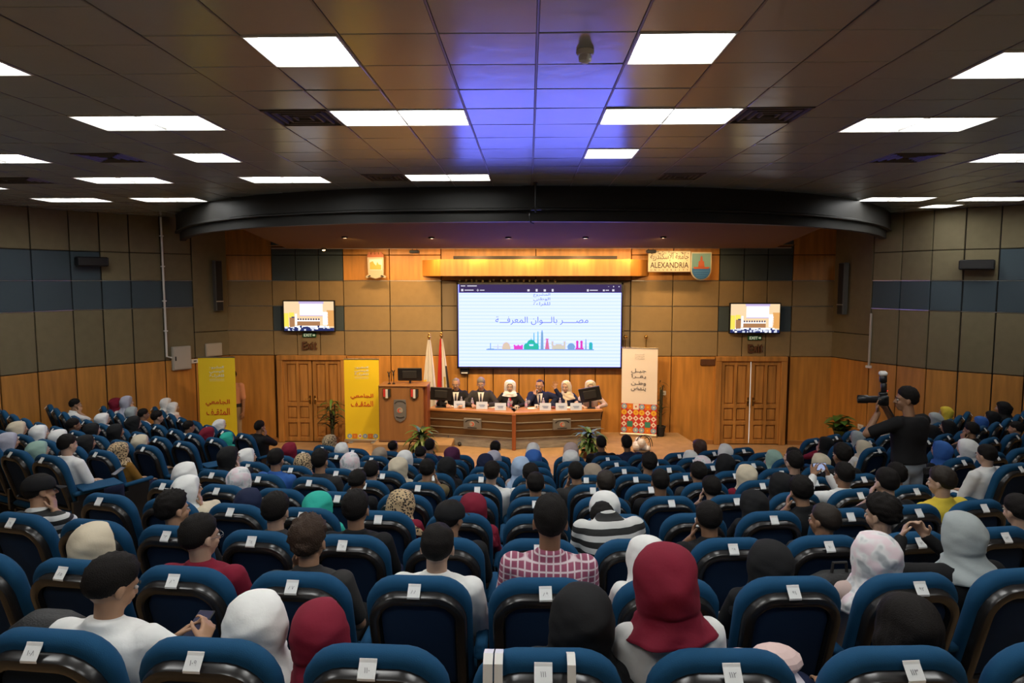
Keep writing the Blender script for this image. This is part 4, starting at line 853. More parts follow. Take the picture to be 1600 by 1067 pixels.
for k,ss in enumerate(SEATS):
    blocks={}
    for s in ss: blocks.setdefault('left side' if s<-8 else 'right side' if s>8 else 'central',[]).append(s)
    for bl,lst in blocks.items():
        lst.sort()
        for i,s in enumerate(lst):
            p,a=seat_pose(k,s)
            c=thing('auditorium_chair',f'blue padded auditorium chair, {ORD[k+1]} row, {bl} block, {NTH[i]} from the left','chair',p,a+TILT.uniform(-.02,.02),f'chairs of the {ORD[k+1]} row')
            inst('backrest',cush,c); inst('back_shell',shell,c); inst('back_panel',panel,c); inst('seat',seat_me,c); inst('seat_pan',pan_me,c)
            inst('armrest',arm_me,c,(-.3,0,0)); inst('arm_support',sup_me,c,(-.3,0,0))
            if i==len(lst)-1: inst('armrest',arm_me,c,(.3,0,0)); inst('arm_support',sup_me,c,(.3,0,0))
            if (k,s) in TABLETS: inst('writing_tablet',tab_me,c,(.05,.1,0),(0,0,-.3))
            tg=inst('number_tag',tag_me,c,(TILT.uniform(-.02,.012),0,0),(0,0,TILT.uniform(-.06,.06)))
            if k<3 and abs(s)<8:
                num=111-22*k+int(round(s-.05)); txt=''.join('٠١٢٣٤٥٦٧٨٩'[int(q)] for q in str(num))
                me=text_mesh(txt,None,.017,.0006,res=1); me.materials.clear(); me.materials.append(TINK); inst('digits',me,tg,tp+tn*.0022,TROT)
# ---------------------------------------------------------------- people: one remeshed body each, clothes and hair as parts
def cap(m,p0,r0,p1,r1,n=12):
    p0,p1=Vector(p0),Vector(p1); d=p1-p0; L=d.length; d=d.normalized() if L>1e-6 else Vector((0,0,1))
    a=d.cross(Vector((0,0,1))); a=a if a.length>.1 else d.cross(Vector((1,0,0))); a.normalize(); b=d.cross(a); rings=[]
    for p,r,sg in ((p0,r0,-1),(p1,r1,1)):
        for t in ((80,50,20) if sg<0 else (0,25,55,80)):
            q=math.radians(t); c=p+d*sg*r*math.sin(q); rr=r*math.cos(q); rings.append([c+rr*(math.cos(2*math.pi*k/n)*a+math.sin(2*math.pi*k/n)*b) for k in range(n)])
    m.loft(rings)
def ik(S,W,l1,l2,hint):
    d=W-S; L=min(d.length,(l1+l2)*.995); u=d.normalized(); W=S+u*L
    x=(l1*l1-l2*l2+L*L)/(2*L); h=math.sqrt(max(0,l1*l1-x*x)); v=hint-u*hint.dot(u); v.normalize(); return S+u*x+v*h,W
def hand(m,W,d,nrm,side,curl=.35,spread=.12,s=1.0,r=.0088):
    """palm, four unequal fingers and a thumb; d = direction of the hand, nrm = out of the back of the hand"""
    d=d.normalized(); n=(nrm-d*nrm.dot(d)).normalized(); x=d.cross(n).normalized()*side
    pw=.036*s
    for t in (-.75,-.25,.25,.75): cap(m,W+x*pw*t*.7,.014*s,W+d*.082*s+x*pw*t,.0115*s,8)
    for i,(t,l) in enumerate(((-.98,.060),(-.33,.076),(.33,.080),(.98,.070))):
        p=W+d*.083*s+x*pw*t; q=d+x*spread*t; q.normalize(); l*=s
        for j,f in enumerate((.45,.32,.23)):
            a=curl*(j+.6); e=(q*math.cos(a)-n*math.sin(a)).normalized(); p2=p+e*l*f; cap(m,p,r*s*(1-.06*j),p2,r*s*(.94-.06*j),7); p=p2
    p=W+d*.022*s+x*pw*.9; e=(d*.62+x*.75-n*.25).normalized(); p2=p+e*.042*s; cap(m,p,.013*s,p2,.0105*s,8); e2=(d*.85+x*.28-n*.35).normalized(); cap(m,p2,.0105*s,p2+e2*.03*s,.009*s,8)
RING_M=[(-.10,.15,.11,0),(0,.172,.128,0),(.10,.158,.118,.01),(.2,.163,.118,.01),(.3,.182,.128,0),(.38,.195,.122,-.005),(.44,.178,.096,-.012),(.475,.125,.072,-.012),(.50,.07,.06,-.008)]
RING_F=[(-.10,.155,.115,0),(0,.176,.13,0),(.10,.148,.112,.01),(.2,.145,.110,.01),(.3,.162,.128,.005),(.38,.168,.112,-.005),(.44,.152,.088,-.012),(.475,.108,.068,-.012),(.50,.06,.055,-.008)]
def torso(m,T,rings,inf,upto=None):
    rs=[]
    for (z,rx,ry,yo) in rings[:upto]:
        rs.append([T@Vector(((rx+inf)*math.copysign(abs(math.cos(t))**.85,math.cos(t)),yo+(ry+inf)*math.copysign(abs(math.sin(t))**.85,math.sin(t)),z)) for t in [2*math.pi*k/24 for k in range(24)]])
    m.loft(rs)
def head(m,H):
    def E(c,r): 
        t=MB(); t.ell(c,r,16,12); m.add([H@Vector(v) for v in t.v],t.f)
    E((0,-.012,.022),(.076,.096,.098)); E((0,.02,-.035),(.062,.070,.066)); E((0,.045,-.082),(.040,.036,.030)); E((0,.058,-.055),(.044,.034,.03))
    E((.033,.066,-.03),(.022,.02,.022)); E((-.033,.066,-.03),(.022,.02,.022)); E((0,.072,.027),(.05,.016,.014))
    a=lambda p0,r0,p1,r1: cap(m,H@Vector(p0),r0,H@Vector(p1),r1,8)
    a((0,.085,.012),.009,(0,.108,-.026),.0125); a((-.014,.088,-.03),.009,(.014,.088,-.03),.009)
    a((-.02,.086,-.056),.007,(.02,.086,-.056),.007); a((-.017,.085,-.066),.008,(.017,.085,-.066),.008)
    for s in (-1,1):
        E((s*.080,-.012,-.006),(.010,.02,.030)); E((s*.082,-.004,-.03),(.008,.011,.011))
def remesh(m,vox,smooth_it,fold=0,seed=0):
    me=m.mesh('tmp',[]); me.materials.clear(); o=bpy.data.objects.new('tmp',me); col.objects.link(o)
    r=o.modifiers.new('r','REMESH'); r.mode='VOXEL'; r.voxel_size=vox; r.adaptivity=0
    if smooth_it: q=o.modifiers.new('s','SMOOTH'); q.iterations=smooth_it; q.factor=.5
    out=bpy.data.meshes.new_from_object(o.evaluated_get(bpy.context.evaluated_depsgraph_get()))
    bpy.data.objects.remove(o); bpy.data.meshes.remove(me)
    if fold:
        n=len(out.vertices); c=np.zeros(n*3); out.vertices.foreach_get('co',c); c=c.reshape(-1,3); nn=np.zeros(n*3); out.vertex_normals.foreach_get('vector',nn); nn=nn.reshape(-1,3)
        q=np.random.default_rng(seed); d=np.zeros(n)
        for _ in range(5):
            k=q.normal(0,1,3)*np.array([22,22,34]); d+=np.sin(c@k+q.uniform(0,6)+2*np.sin(c@(k[::-1]*.4)))
        c+=nn*(d*fold/5)[:,None]; out.vertices.foreach_set('co',c.ravel()); out.update()
    out.shade_smooth(); return out
V=Vector
VAR={}
def variant(gender,pose,yaw=0,sleeve=None,stand=False):
    key=(gender,pose,yaw,sleeve,stand)
    if key in VAR: return VAR[key]
    f=gender=='f'; rings=RING_F if f else RING_M
    lean={'Q':-5,'B':22,'A':-7,'C':-2,'D':-2,'F':14,'P':-4,'H':4,'T':6,'W':6,'V':3,'G':0}[pose]; pz=.95 if stand else .56; py=0.0 if stand else .34
    T=Matrix.Translation((0,py,pz))@Matrix.Rotation(math.radians(-lean),4,'X')
    hp={'Q':V((0,.05,.63)),'B':V((0,.25,.47)),'A':V((0,.032,.64)),'F':V((0,.07,.625)),'P':V((0,.03,.64))}.get(pose,V((0,.04,.637)))
    hc=T@hp; pitch={'Q':22,'B':70,'A':6,'F':26,'C':6,'H':10,'T':12,'W':8,'V':2,'G':0}.get(pose,4)
    H=Matrix.Translation(hc)@Matrix.Rotation(math.radians(-yaw),4,'Z')@Matrix.Rotation(math.radians(-pitch),4,'X')
    sw=.16 if f else .188
    S={s:T@V((s*sw,-.008,.418)) for s in (-1,1)}
    hx=lambda p: H@V(p)
    out={}
    lap={-1:V((-.10,.60,.665)),1:V((.10,.60,.665))}
    hint={s:V((s*.6,-.5,-.8)) for s in (-1,1)}
    W=dict(lap); hd={s:V((-s*.35,.9,-.1)) for s in (-1,1)}; hn={s:V((0,.1,1)) for s in (-1,1)}; curl={-1:.4,1:.4}; spread={-1:.15,1:.15}
    if pose=='C': W[1]=hx((.095,.06,-.16)); hint[1]=V((.7,.1,-1)); hd[1]=V((-.25,.25,.9)); hn[1]=V((.9,.35,0)); curl[1]=.6
    if pose=='D': W[-1]=hx((-.095,.06,-.16)); hint[-1]=V((-.7,.1,-1)); hd[-1]=V((.25,.25,.9)); hn[-1]=V((-.9,.35,0)); curl[-1]=.6
    if pose in 'FB':
        W={s:V((s*.09,.80,.68)) for s in (-1,1)}
    if pose=='Q':
        W={-1:V((.05,.62,.78)),1:V((.21,.60,.79))}; hint={-1:V((-.3,-.4,-.9)),1:V((.9,-.3,-.5))}; hd={-1:V((.45,.8,.35)),1:V((-.15,.85,.5))}; hn={-1:V((-.6,.2,.7)),1:V((.8,.1,.5))}; curl={-1:.55,1:.6}
    if pose=='P':
        W={s:V((s*.085,.66,1.10)) for s in (-1,1)}; hint={s:V((s*.5,-.2,-1)) for s in (-1,1)}; hd={s:V((-s*.2,.35,.9)) for s in (-1,1)}; hn={s:V((s*.9,-.3,0)) for s in (-1,1)}; curl={s:.5 for s in (-1,1)}
    if pose=='H':
        W={s:V((s*.075-.06,.70,1.06)) for s in (-1,1)}; hint={s:V((s*.8,-.1,-.9)) for s in (-1,1)}; hd={s:V((-s*.45,.2,.85)) for s in (-1,1)}; hn={s:V((s*.8,.5,.1)) for s in (-1,1)}; curl={s:.75 for s in (-1,1)}
    if pose in 'TW':
        W={s:V((s*.16,.70,.80)) for s in (-1,1)}; hint={s:V((s*1,-.3,-.4)) for s in (-1,1)}
    if pose=='W':   # one hand waving, the other with a microphone at the mouth
        W[-1]=V((-.33,.46,1.12)); hint[-1]=V((-1,.1,-.7)); hd[-1]=V((-.05,.05,1)); hn[-1]=V((0,-1,0)); curl[-1]=.06; spread[-1]=.38
        W[1]=hx((.05,.17,-.16)); hint[1]=V((.8,.2,-1)); hd[1]=V((-.5,-.2,.8)); hn[1]=V((.5,.8,.2)); curl[1]=.9
    if pose=='V':   # standing photographer: left hand under the lens, right hand on the grip
        W[-1]=hx((-.03,.26,-.14)); hint[-1]=V((-.9,.1,-1)); hd[-1]=V((.1,.2,.95)); hn[-1]=V((-.5,.85,0)); curl[-1]=.5
        W[1]=hx((.13,.17,-.10)); hint[1]=V((.9,0,-1)); hd[1]=V((-.5,.3,.8)); hn[1]=V((.7,.6,0)); curl[1]=.7
    if pose=='G':
        W={s:V((s*.25,.04,.80)) for s in (-1,1)}; hint={s:V((s*.2,-1,0)) for s in (-1,1)}; hd={s:V((0,.1,-1)) for s in (-1,1)}; hn={s:V((s,0,0)) for s in (-1,1)}
    l1,l2=(.275,.235) if f else (.295,.255)
    arms={}
    for s in (-1,1):
        e,w_=ik(S[s],W[s],l1,l2,hint[s]); arms[s]=(S[s],e,w_)
    hips={s:V((s*.09,py+.02,pz-.03)) for s in (-1,1)}
    if stand: legs={s:(hips[s],V((s*.10,.02,.50)),V((s*.11,-.01,.09)),V((s*.13,.13,.035))) for s in (-1,1)}
    else: legs={s:(hips[s],V((s*.11,.78,.535)),V((s*.11,.80,.10)),V((s*.12,.95,.035))) for s in (-1,1)}
    # body
    m=MB(); torso(m,T,rings,-.022,7); cap(m,T@V((0,-.005,.44)),.056 if not f else .048,hc+V((0,-.02,-.06)),.054 if not f else .046,14); head(m,H)
    sk=.9 if f else 1
    for s in (-1,1):
        a,e,w_=arms[s]; cap(m,a,.058*sk,e,.042*sk); cap(m,e,.043*sk,w_,.029*sk)
        hand(m,w_,hd[s],hn[s],-s,curl[s],spread[s],.95 if f else 1.05)
        h,k,an,to=legs[s]; cap(m,h,.085,k,.056); cap(m,k,.055,an,.038); cap(m,an+V((0,-.02,-.04)),.036,to,.03)
    out['body']=remesh(m,.0085,1)
    # top
    long=(sleeve or ('l' if f else 's'))=='l'
    m=MB(); torso(m,T,rings[1:] if stand else rings,.016,7 if stand else 8)
    if not stand: m.loft([[T@Vector((rx*math.cos(t),-.008+ry*math.sin(t),z+.016*math.sin(t)*-1)) for t in [2*math.pi*k/20 for k in range(20)]] for (z,rx,ry) in ((.42,.13,.085),(.46,.122,.082),(.485,.098,.076),(.505,.080,.072),(.522,.071,.069))])
    for s in (-1,1):
        a,e,w_=arms[s]; cap(m,a+(T.to_3x3()@V((-s*.01,0,.0))),.078*sk,e if long else a+(e-a)*.8,.060*sk)
        if long: cap(m,e,.060*sk,e+(w_-e)*.93,.042*sk)
    if f or stand: 
        pass
    out['top']=remesh(m,.014,4,.0035,hash(key)%1000)
    m=MB()
    for s in (-1,1):
        h,k,an,to=legs[s]; cap(m,h,.105,k,.078); cap(m,k,.078,an+V((0,0,.02)),.056)
    t=MB(); t.ell((0,py+.01,pz-.03),(.19,.14,.125),18,12); m.add(t.v,t.f)
    out['legs']=remesh(m,.016,3,.003,5)
    m=MB()
    for s in (-1,1):
        h,k,an,to=legs[s]; cap(m,an+V((0,-.03,-.035)),.046,to,.038); cap(m,an+V((0,-.03,-.06)),.03,to+V((0,0,-.005)),.03)
    out['shoes']=m.mesh('shoes',[],smooth=60); out['shoes'].materials.clear()
    for n in ('body','top','legs','shoes'): out[n].materials.append(None); out[n].name={'body':'person','top':'top','legs':'trousers','shoes':'shoes'}[n]
    out['H']=H; out['T']=T; out['hz']=hc.z; out['hy']=hc.y; out['rings']=rings; out['arms']=arms; VAR[key]=out; return out
# ---- hair, headscarves, faces in the head's own frame
def lerp(a,b,t): return a+(b-a)*t
def hair_mesh(name,thick,lump,seed,low=0,bald=False):
    r=np.random.default_rng(seed); nu,nv=40,28; vs=[]; K=[(r.normal(0,1,3)*(26 if lump>.006 else 14),r.uniform(0,6)) for _ in range(6)]
    for j in range(nv+1):
        ph=math.pi*j/nv
        for i in range(nu):
            th=2*math.pi*i/nu; d=np.array([math.sin(ph)*math.cos(th),math.sin(ph)*math.sin(th),math.cos(ph)])
            line=lerp(-.22,.50,max(0,d[1])**1.3) if d[1]>0 else lerp(-.22,-.93-low,(-d[1])**.55)
            if bald and d[1]>=0: line=.62
            g=min(1,max(0,(d[2]-line)/.16)); e_=min(1,max(0,(d[2]-line)/.75)); g=g*g*(3-2*g); e_=e_*e_*(3-2*e_)
            if bald and d[2]>.55: e_*=.1; g*=.6
            base=np.array([.078*d[0],-.012+.098*d[1],.022+.100*d[2]])
            th_=thick*(.45+1.05*max(0,d[2])+.20*max(0,-d[1])); n_=sum(math.sin(float(k@d)*1.0+p) for k,p in K)/6
            rad=-.009+g*.0105+e_*(th_+lump*n_)+g*lump*n_*.3; vs.append(tuple(base+d*rad))
    fs=[(j*nu+i,j*nu+(i+1)%nu,(j+1)*nu+(i+1)%nu,(j+1)*nu+i) for j in range(nv) for i in range(nu)]
    m=MB(); m.add(vs,fs); me=m.mesh(name,[None],smooth=80); return me
def scarf_mesh(name,seed,hem=.30,wide=1.0,face=True,strand=False,bun=.02,vx=1.0):
    r=np.random.default_rng(seed)
    prof=[(.130,.004),(.126,.032),(.116,.058),(.098,.082),(.072,.098),(.04,.107),(.0,.112),(-.04,.112),(-.08,.110),(-.115,.109),(-.145,.116),(-.175,.134),(-.20,.155),(-.23,.176),(-.26,.190),(-.30,.196),(-.35,.198),(-.40,.198)]
    prof=[p for p in prof if p[0]>-hem-.02]; zz=np.concatenate([[.130,.127,.121],np.linspace(.113,prof[-1][0],33)]); prof=[(float(z),float(np.interp(-z,[-p[0] for p in prof],[p[1] for p in prof]))) for z in zz]; rk=[(r.uniform(1.5,4),r.uniform(-22,22),r.uniform(0,6)) for _ in range(4)]; nu=64; vs=[]; k1,k2=r.uniform(0,6,2); kk=r.integers(5,9)
    if strand: prof=[(z,min(x,.108+.02*max(0,-z))) for z,x in prof]
    n=len(prof)
    for j,(z,rx) in enumerate(prof):
        t=j/(n-1); low=max(0,(-.10-z)/.2)
        for i in range(nu):
            a=2*math.pi*i/nu; cx,sy=math.cos(a),math.sin(a)
            ry=rx*(1.10 if sy<0 else .95)+ (bun*math.exp(-((z-.0)/.07)**2) if sy<0 else 0)
            if low>0: ry=rx*lerp(1.0,.74,min(1,low))
            q=1+.03*math.sin(a*2+k1+z*24)+(.016+.06*min(1,low))*math.sin(a*kk+k2+5*math.sin(z*14+k1))*min(1,.25+t)+.016*math.sin(a*3-z*40+k2)+.007*math.sin(a*5+z*95+k1)
            if strand: q+=.02*math.sin(a*19+k1)
            for (f1,f2,p0) in rk: q+=.022*(abs(math.cos(a*f1*.5+z*f2+p0))**9-.3)*min(1,.35+t)
            yo=-.010-.028*min(1,low)
            if face:
                df=abs((a-math.pi/2+math.pi)%(2*math.pi)-math.pi); w_=max(0,min(1,(1.55-df)/.55))*max(0,min(1,(.13+z)/.03))*max(0,min(1,(.12-z)/.03)); w_=w_*w_*(3-2*w_)
                fz=math.sqrt(max(.15,1-((z-.01)/.135)**2)); rx_,ry_=rx*wide*vx*q,ry*wide*q
                vs.append((lerp(rx_*cx,.076*fz*cx,w_),lerp(yo+ry_*sy,-.005+.094*fz*sy,w_),z)); continue
            vs.append((rx*wide*vx*q*cx,yo+ry*wide*q*sy,z+(.012*math.sin(a*4+k2) if j==n-1 else 0)))
    fs=[]
    for j in range(n-1):
        for i in range(nu):
            a=2*math.pi*(i+.5)/nu; z=(prof[j][0]+prof[j+1][0])/2; df=abs((a-math.pi/2+math.pi)%(2*math.pi)-math.pi)
            if face and -.115<z<.085 and df<.92*math.sqrt(max(0,1-((z+.015)/.105)**2))+.06: continue
            if strand and (z<.07 and df<.95): continue
            fs.append((j*nu+i,j*nu+(i+1)%nu,(j+1)*nu+(i+1)%nu,(j+1)*nu+i))
    fs.append(tuple(range(nu)))
    m=MB(); m.add(vs,fs); me=m.mesh(name,[None],smooth=80)
    o=bpy.data.objects.new('tmp',me); col.objects.link(o); s=o.modifiers.new('s','SOLIDIFY'); s.thickness=.006; s.offset=-1
    out=bpy.data.meshes.new_from_object(o.evaluated_get(bpy.context.evaluated_depsgraph_get())); bpy.data.objects.remove(o); bpy.data.meshes.remove(me)
    out.shade_smooth(); out.name=name; return out
HAIR={'m':[hair_mesh('hair',.012,.004,1),hair_mesh('hair',.018,.007,2,.05),hair_mesh('hair',.010,.004,3),hair_mesh('hair',.015,.0055,8,.03)],'c':[hair_mesh('hair',.03,.014,4),hair_mesh('hair',.026,.012,5,.05)],'b':[hair_mesh('hair',.007,.002,6,0,True)]}
SCARF=[scarf_mesh('headscarf',i,h_,w_) for i,h_,w_ in ((1,.30,1.04),(2,.36,1.05),(3,.26,1.0),(4,.40,1.05),(5,.32,1.08),(6,.19,1.06))]
LONGH=[scarf_mesh('hair',11,.34,1.0,False,True),scarf_mesh('hair',12,.26,1.0,False,True)]
EYES=[]
for s in (-1,1):
    m=MB(); m.ell((s*.031,.079,.004),(.0125,.011,.0085),10,8); m.cur=1; m.ell((s*.031,.0885,.004),(.006,.0025,.006),8,6)
    EYES.append(m.mesh('eye',[mat('eye_white',(.6,.56,.52),.3),mat('iris',(.02,.012,.008),.2)],smooth=80))
m=MB(); m.tube([(-.05,.079,.022),(-.032,.0895,.028),(-.014,.090,.024)],[.003,.0045,.003],6); m.tube([(.05,.079,.022),(.032,.0895,.028),(.014,.090,.024)],[.003,.0045,.003],6); BROWS=m.mesh('eyebrows',mat('brow_hair',(.015,.01,.008),.8))
m=MB(); m.ell((0,.0915,-.0575),(.021,.006,.0045),10,6); m.ell((0,.0905,-.0655),(.018,.006,.0055),10,6); LIPS=m.mesh('lips',mat('lip_skin',(.28,.08,.06),.5),smooth=80)
m=MB()
for s in (-1,1):
    m.tube([(s*.032+.021*math.cos(a),.099,.002+.017*math.sin(a)) for a in np.linspace(0,2*math.pi,13)],.0016,5); m.tube([(s*.052,.098,.006),(s*.082,.05,.008),(s*.086,-.01,.004)],.0016,5)
m.tube([(-.011,.1,.006),(.011,.1,.006)],.0016,5); SPECS=m.mesh('glasses',mat('specs_metal',(.25,.25,.26),.3,metal=.8))
m=MB(); m.ell((0,.094,-.046),(.026,.008,.006),10,6); MOUST=m.mesh('moustache',mat('brow_hair',(.015,.01,.008),.8))
def cap_mesh():
    m=MB(); nu=28; prof=[(.130,.004),(.126,.04),(.112,.068),(.085,.088),(.05,.096),(.022,.097),(.018,.094)]
    m.loft([[(r_*math.cos(2*math.pi*k/nu),-.012+r_*1.16*math.sin(2*math.pi*k/nu),z) for k in range(nu)] for z,r_ in prof],True,False)
    m.loft([[(x,.085+.085*math.sqrt(max(0,1-(x/.082)**2))*f,.030-.02*f*f+dz) for x in np.linspace(-.08,.08,9) for f in (1,)] for dz in (0,)]*1+[[(x,.07,.036) for x in np.linspace(-.08,.08,9)]],False,False,closed=False); return m.mesh('baseball_cap',[None],smooth=60)
CAPM=cap_mesh()
# ---- cloth materials
PAL={'W':(.78,.78,.76),'I':(.62,.54,.40),'K':(.012,.012,.013),'N':(.012,.018,.05),'B':(.04,.13,.42),'S':(.38,.50,.68),'T':(.03,.42,.33),'G':(.36,.40,.40),'R':(.20,.012,.03),'r':(.42,.015,.02),'M':(.30,.45,.38),'P':(.55,.42,.38),'Y':(.72,.55,.06),'O':(.16,.12,.06),'U':(.07,.015,.05),'L':(.42,.42,.50),'D':(.035,.033,.032),'E':(.36,.29,.22),'J':(.24,.12,.02),'m':(.13,.02,.03)}
WORD={'W':'white','I':'cream','K':'black','N':'navy','B':'blue','S':'light blue','T':'teal green','G':'grey','R':'maroon','r':'red','M':'mint','P':'pale pink','Y':'yellow','O':'olive','U':'purple','L':'lavender','D':'dark grey','E':'taupe','J':'mustard brown','F':'white floral','Z':'dark patterned','X':'striped','Q':'pink checked'}
def cloth(c,kind='top'):
    key='cloth_'+c+kind
    if key in MATS: return MATS[key]
    if c in PAL:
        m_=mat(key,PAL[c],.85 if kind=='top' else .8,spec=.2,bump=.10,bscale=60,grain=(7,7,7,.08)); return m_
    m_=bpy.data.materials.new(key); m_.use_nodes=True; nt=m_.node_tree; b=nt.nodes['Principled BSDF']; b.inputs['Roughness'].default_value=.8
    tc=nt.nodes.new('ShaderNodeTexCoord'); ramp=nt.nodes.new('ShaderNodeValToRGB'); ramp.color_ramp.interpolation='CONSTANT'; e=ramp.color_ramp.elements
    L=nt.links.new
    def wave(axis,scale,dist=0):
        w_=nt.nodes.new('ShaderNodeTexWave'); w_.bands_direction=axis; w_.inputs['Scale'].default_value=scale; w_.inputs['Distortion'].default_value=dist; L(tc.outputs['Object'],w_.inputs['Vector']); return w_
    if c=='X':
        w_=wave('Z',4.2,.6); L(w_.outputs['Fac'],ramp.inputs[0]); e[0].color=(.014,.014,.014,1); e[1].position=.52; e[1].color=(.62,.62,.6,1); L(ramp.outputs[0],b.inputs['Base Color'])
    elif c=='Q':
        a_,z_=wave('X',9),wave('Z',9); mx=nt.nodes.new('ShaderNodeMath'); mx.operation='MAXIMUM'; L(a_.outputs['Fac'],mx.inputs[0]); L(z_.outputs['Fac'],mx.inputs[1]); L(mx.outputs[0],ramp.inputs[0])
        ramp.color_ramp.interpolation='LINEAR'; e[0].position=.80; e[0].color=(.30,.07,.13,1); e[1].position=.97; e[1].color=(.72,.60,.64,1); L(ramp.outputs[0],b.inputs['Base Color'])
    elif c=='Z':
        v=nt.nodes.new('ShaderNodeTexVoronoi'); v.inputs['Scale'].default_value=48; L(tc.outputs['Object'],v.inputs['Vector']); L(v.outputs['Distance'],ramp.inputs[0]); e[0].color=(.02,.014,.012,1); e[1].position=.42; e[1].color=(.50,.36,.20,1); L(ramp.outputs[0],b.inputs['Base Color'])
    else:
        v=nt.nodes.new('ShaderNodeTexNoise'); v.inputs['Scale'].default_value=16; v.inputs['Detail'].default_value=1; L(tc.outputs['Object'],v.inputs['Vector']); L(v.outputs['Fac'],ramp.inputs[0]); ramp.color_ramp.interpolation='LINEAR'
        e[0].position=.34; e[0].color=(.42,.44,.46,1) ; e[1].position=.46; e[1].color=(.76,.75,.75,1); x=e.new(.62); x.color=(.76,.62,.66,1); L(ramp.outputs[0],b.inputs['Base Color'])
    MATS[key]=m_; return m_
SKIN=[mat('skin_tan',(.42,.235,.14),.5,bump=.05,bscale=300),mat('skin_brown',(.30,.155,.085),.5),mat('skin_fair',(.52,.33,.23),.5)]
HAIRM={'K':mat('hair_black',(.009,.007,.006),.7,spec=.18,bump=.5,bscale=200),'D':mat('hair_brown_black',(.022,.015,.010),.55,spec=.3,bump=.35,bscale=240),'B':mat('hair_brown',(.04,.02,.010),.6,spec=.3,bump=.8,bscale=140),'R':mat('hair_chestnut',(.06,.022,.012),.5,bump=.8,bscale=120),'G':mat('hair_grey',(.20,.18,.165),.6,bump=.8,bscale=140)}
TROU=[cloth('K'),cloth('D'),cloth('N'),mat('denim',(.10,.14,.22),.85,bump=.3,bscale=200)]; SHOE=mat('shoe_black',(.015,.013,.012),.45)
PR=random.Random(21)
def person(label,loc,rz,kind,hc_,tc_,pose,yaw=0,sleeve=None,scale=(1,1,1),roll=0,face=False,group=None,stand=False,trou=None,skin=None,specs=False,moust=False,scarf=None):
    f=kind in 'hl'; v=variant('f' if f else 'm',pose,yaw,sleeve,stand)
    o=inst('person',v['body'],None,loc,(0,roll,rz),scale,[skin or PR.choice(SKIN)]); tag(o,label,'person',group)
    inst('top',v['top'],o,mats=[cloth(tc_)]); inst('trousers',v['legs'],o,mats=[trou or PR.choice(TROU)]); inst('shoes',v['shoes'],o,mats=[SHOE])
    H=v['H']; hl,hr=H.to_translation(),H.to_euler()
    if kind=='h': inst('headscarf',SCARF[scarf] if scarf is not None else PR.choice(SCARF),o,hl,hr,(PR.uniform(.97,1.04),PR.uniform(.97,1.04),PR.uniform(.98,1.03)),[cloth(hc_,'scarf')])
    elif kind=='l': inst('hair',PR.choice(LONGH),o,hl,hr,(1,1,1),[HAIRM.get(hc_,HAIRM['K'])])
    elif kind=='k': inst('hair',HAIR['m'][0],o,hl,hr,(1,1,1),[HAIRM['K']]); inst('baseball_cap',CAPM,o,hl,hr,(1,1,1),[cloth('K')])
    else: inst('hair',PR.choice(HAIR['c' if kind=='c' else 'b' if kind=='b' else 'm']),o,hl,hr,(PR.uniform(.98,1.05),PR.uniform(.98,1.05),PR.uniform(.98,1.06)),[HAIRM.get(hc_,HAIRM['K'])])
    inst('eye',EYES[0],o,hl,hr); inst('eye',EYES[1],o,hl,hr); inst('eyebrows',BROWS,o,hl,hr); inst('lips',LIPS,o,hl,hr)
    if specs: inst('glasses',SPECS,o,hl,hr)
    if moust: inst('moustache',MOUST,o,hl,hr)
    return o,v
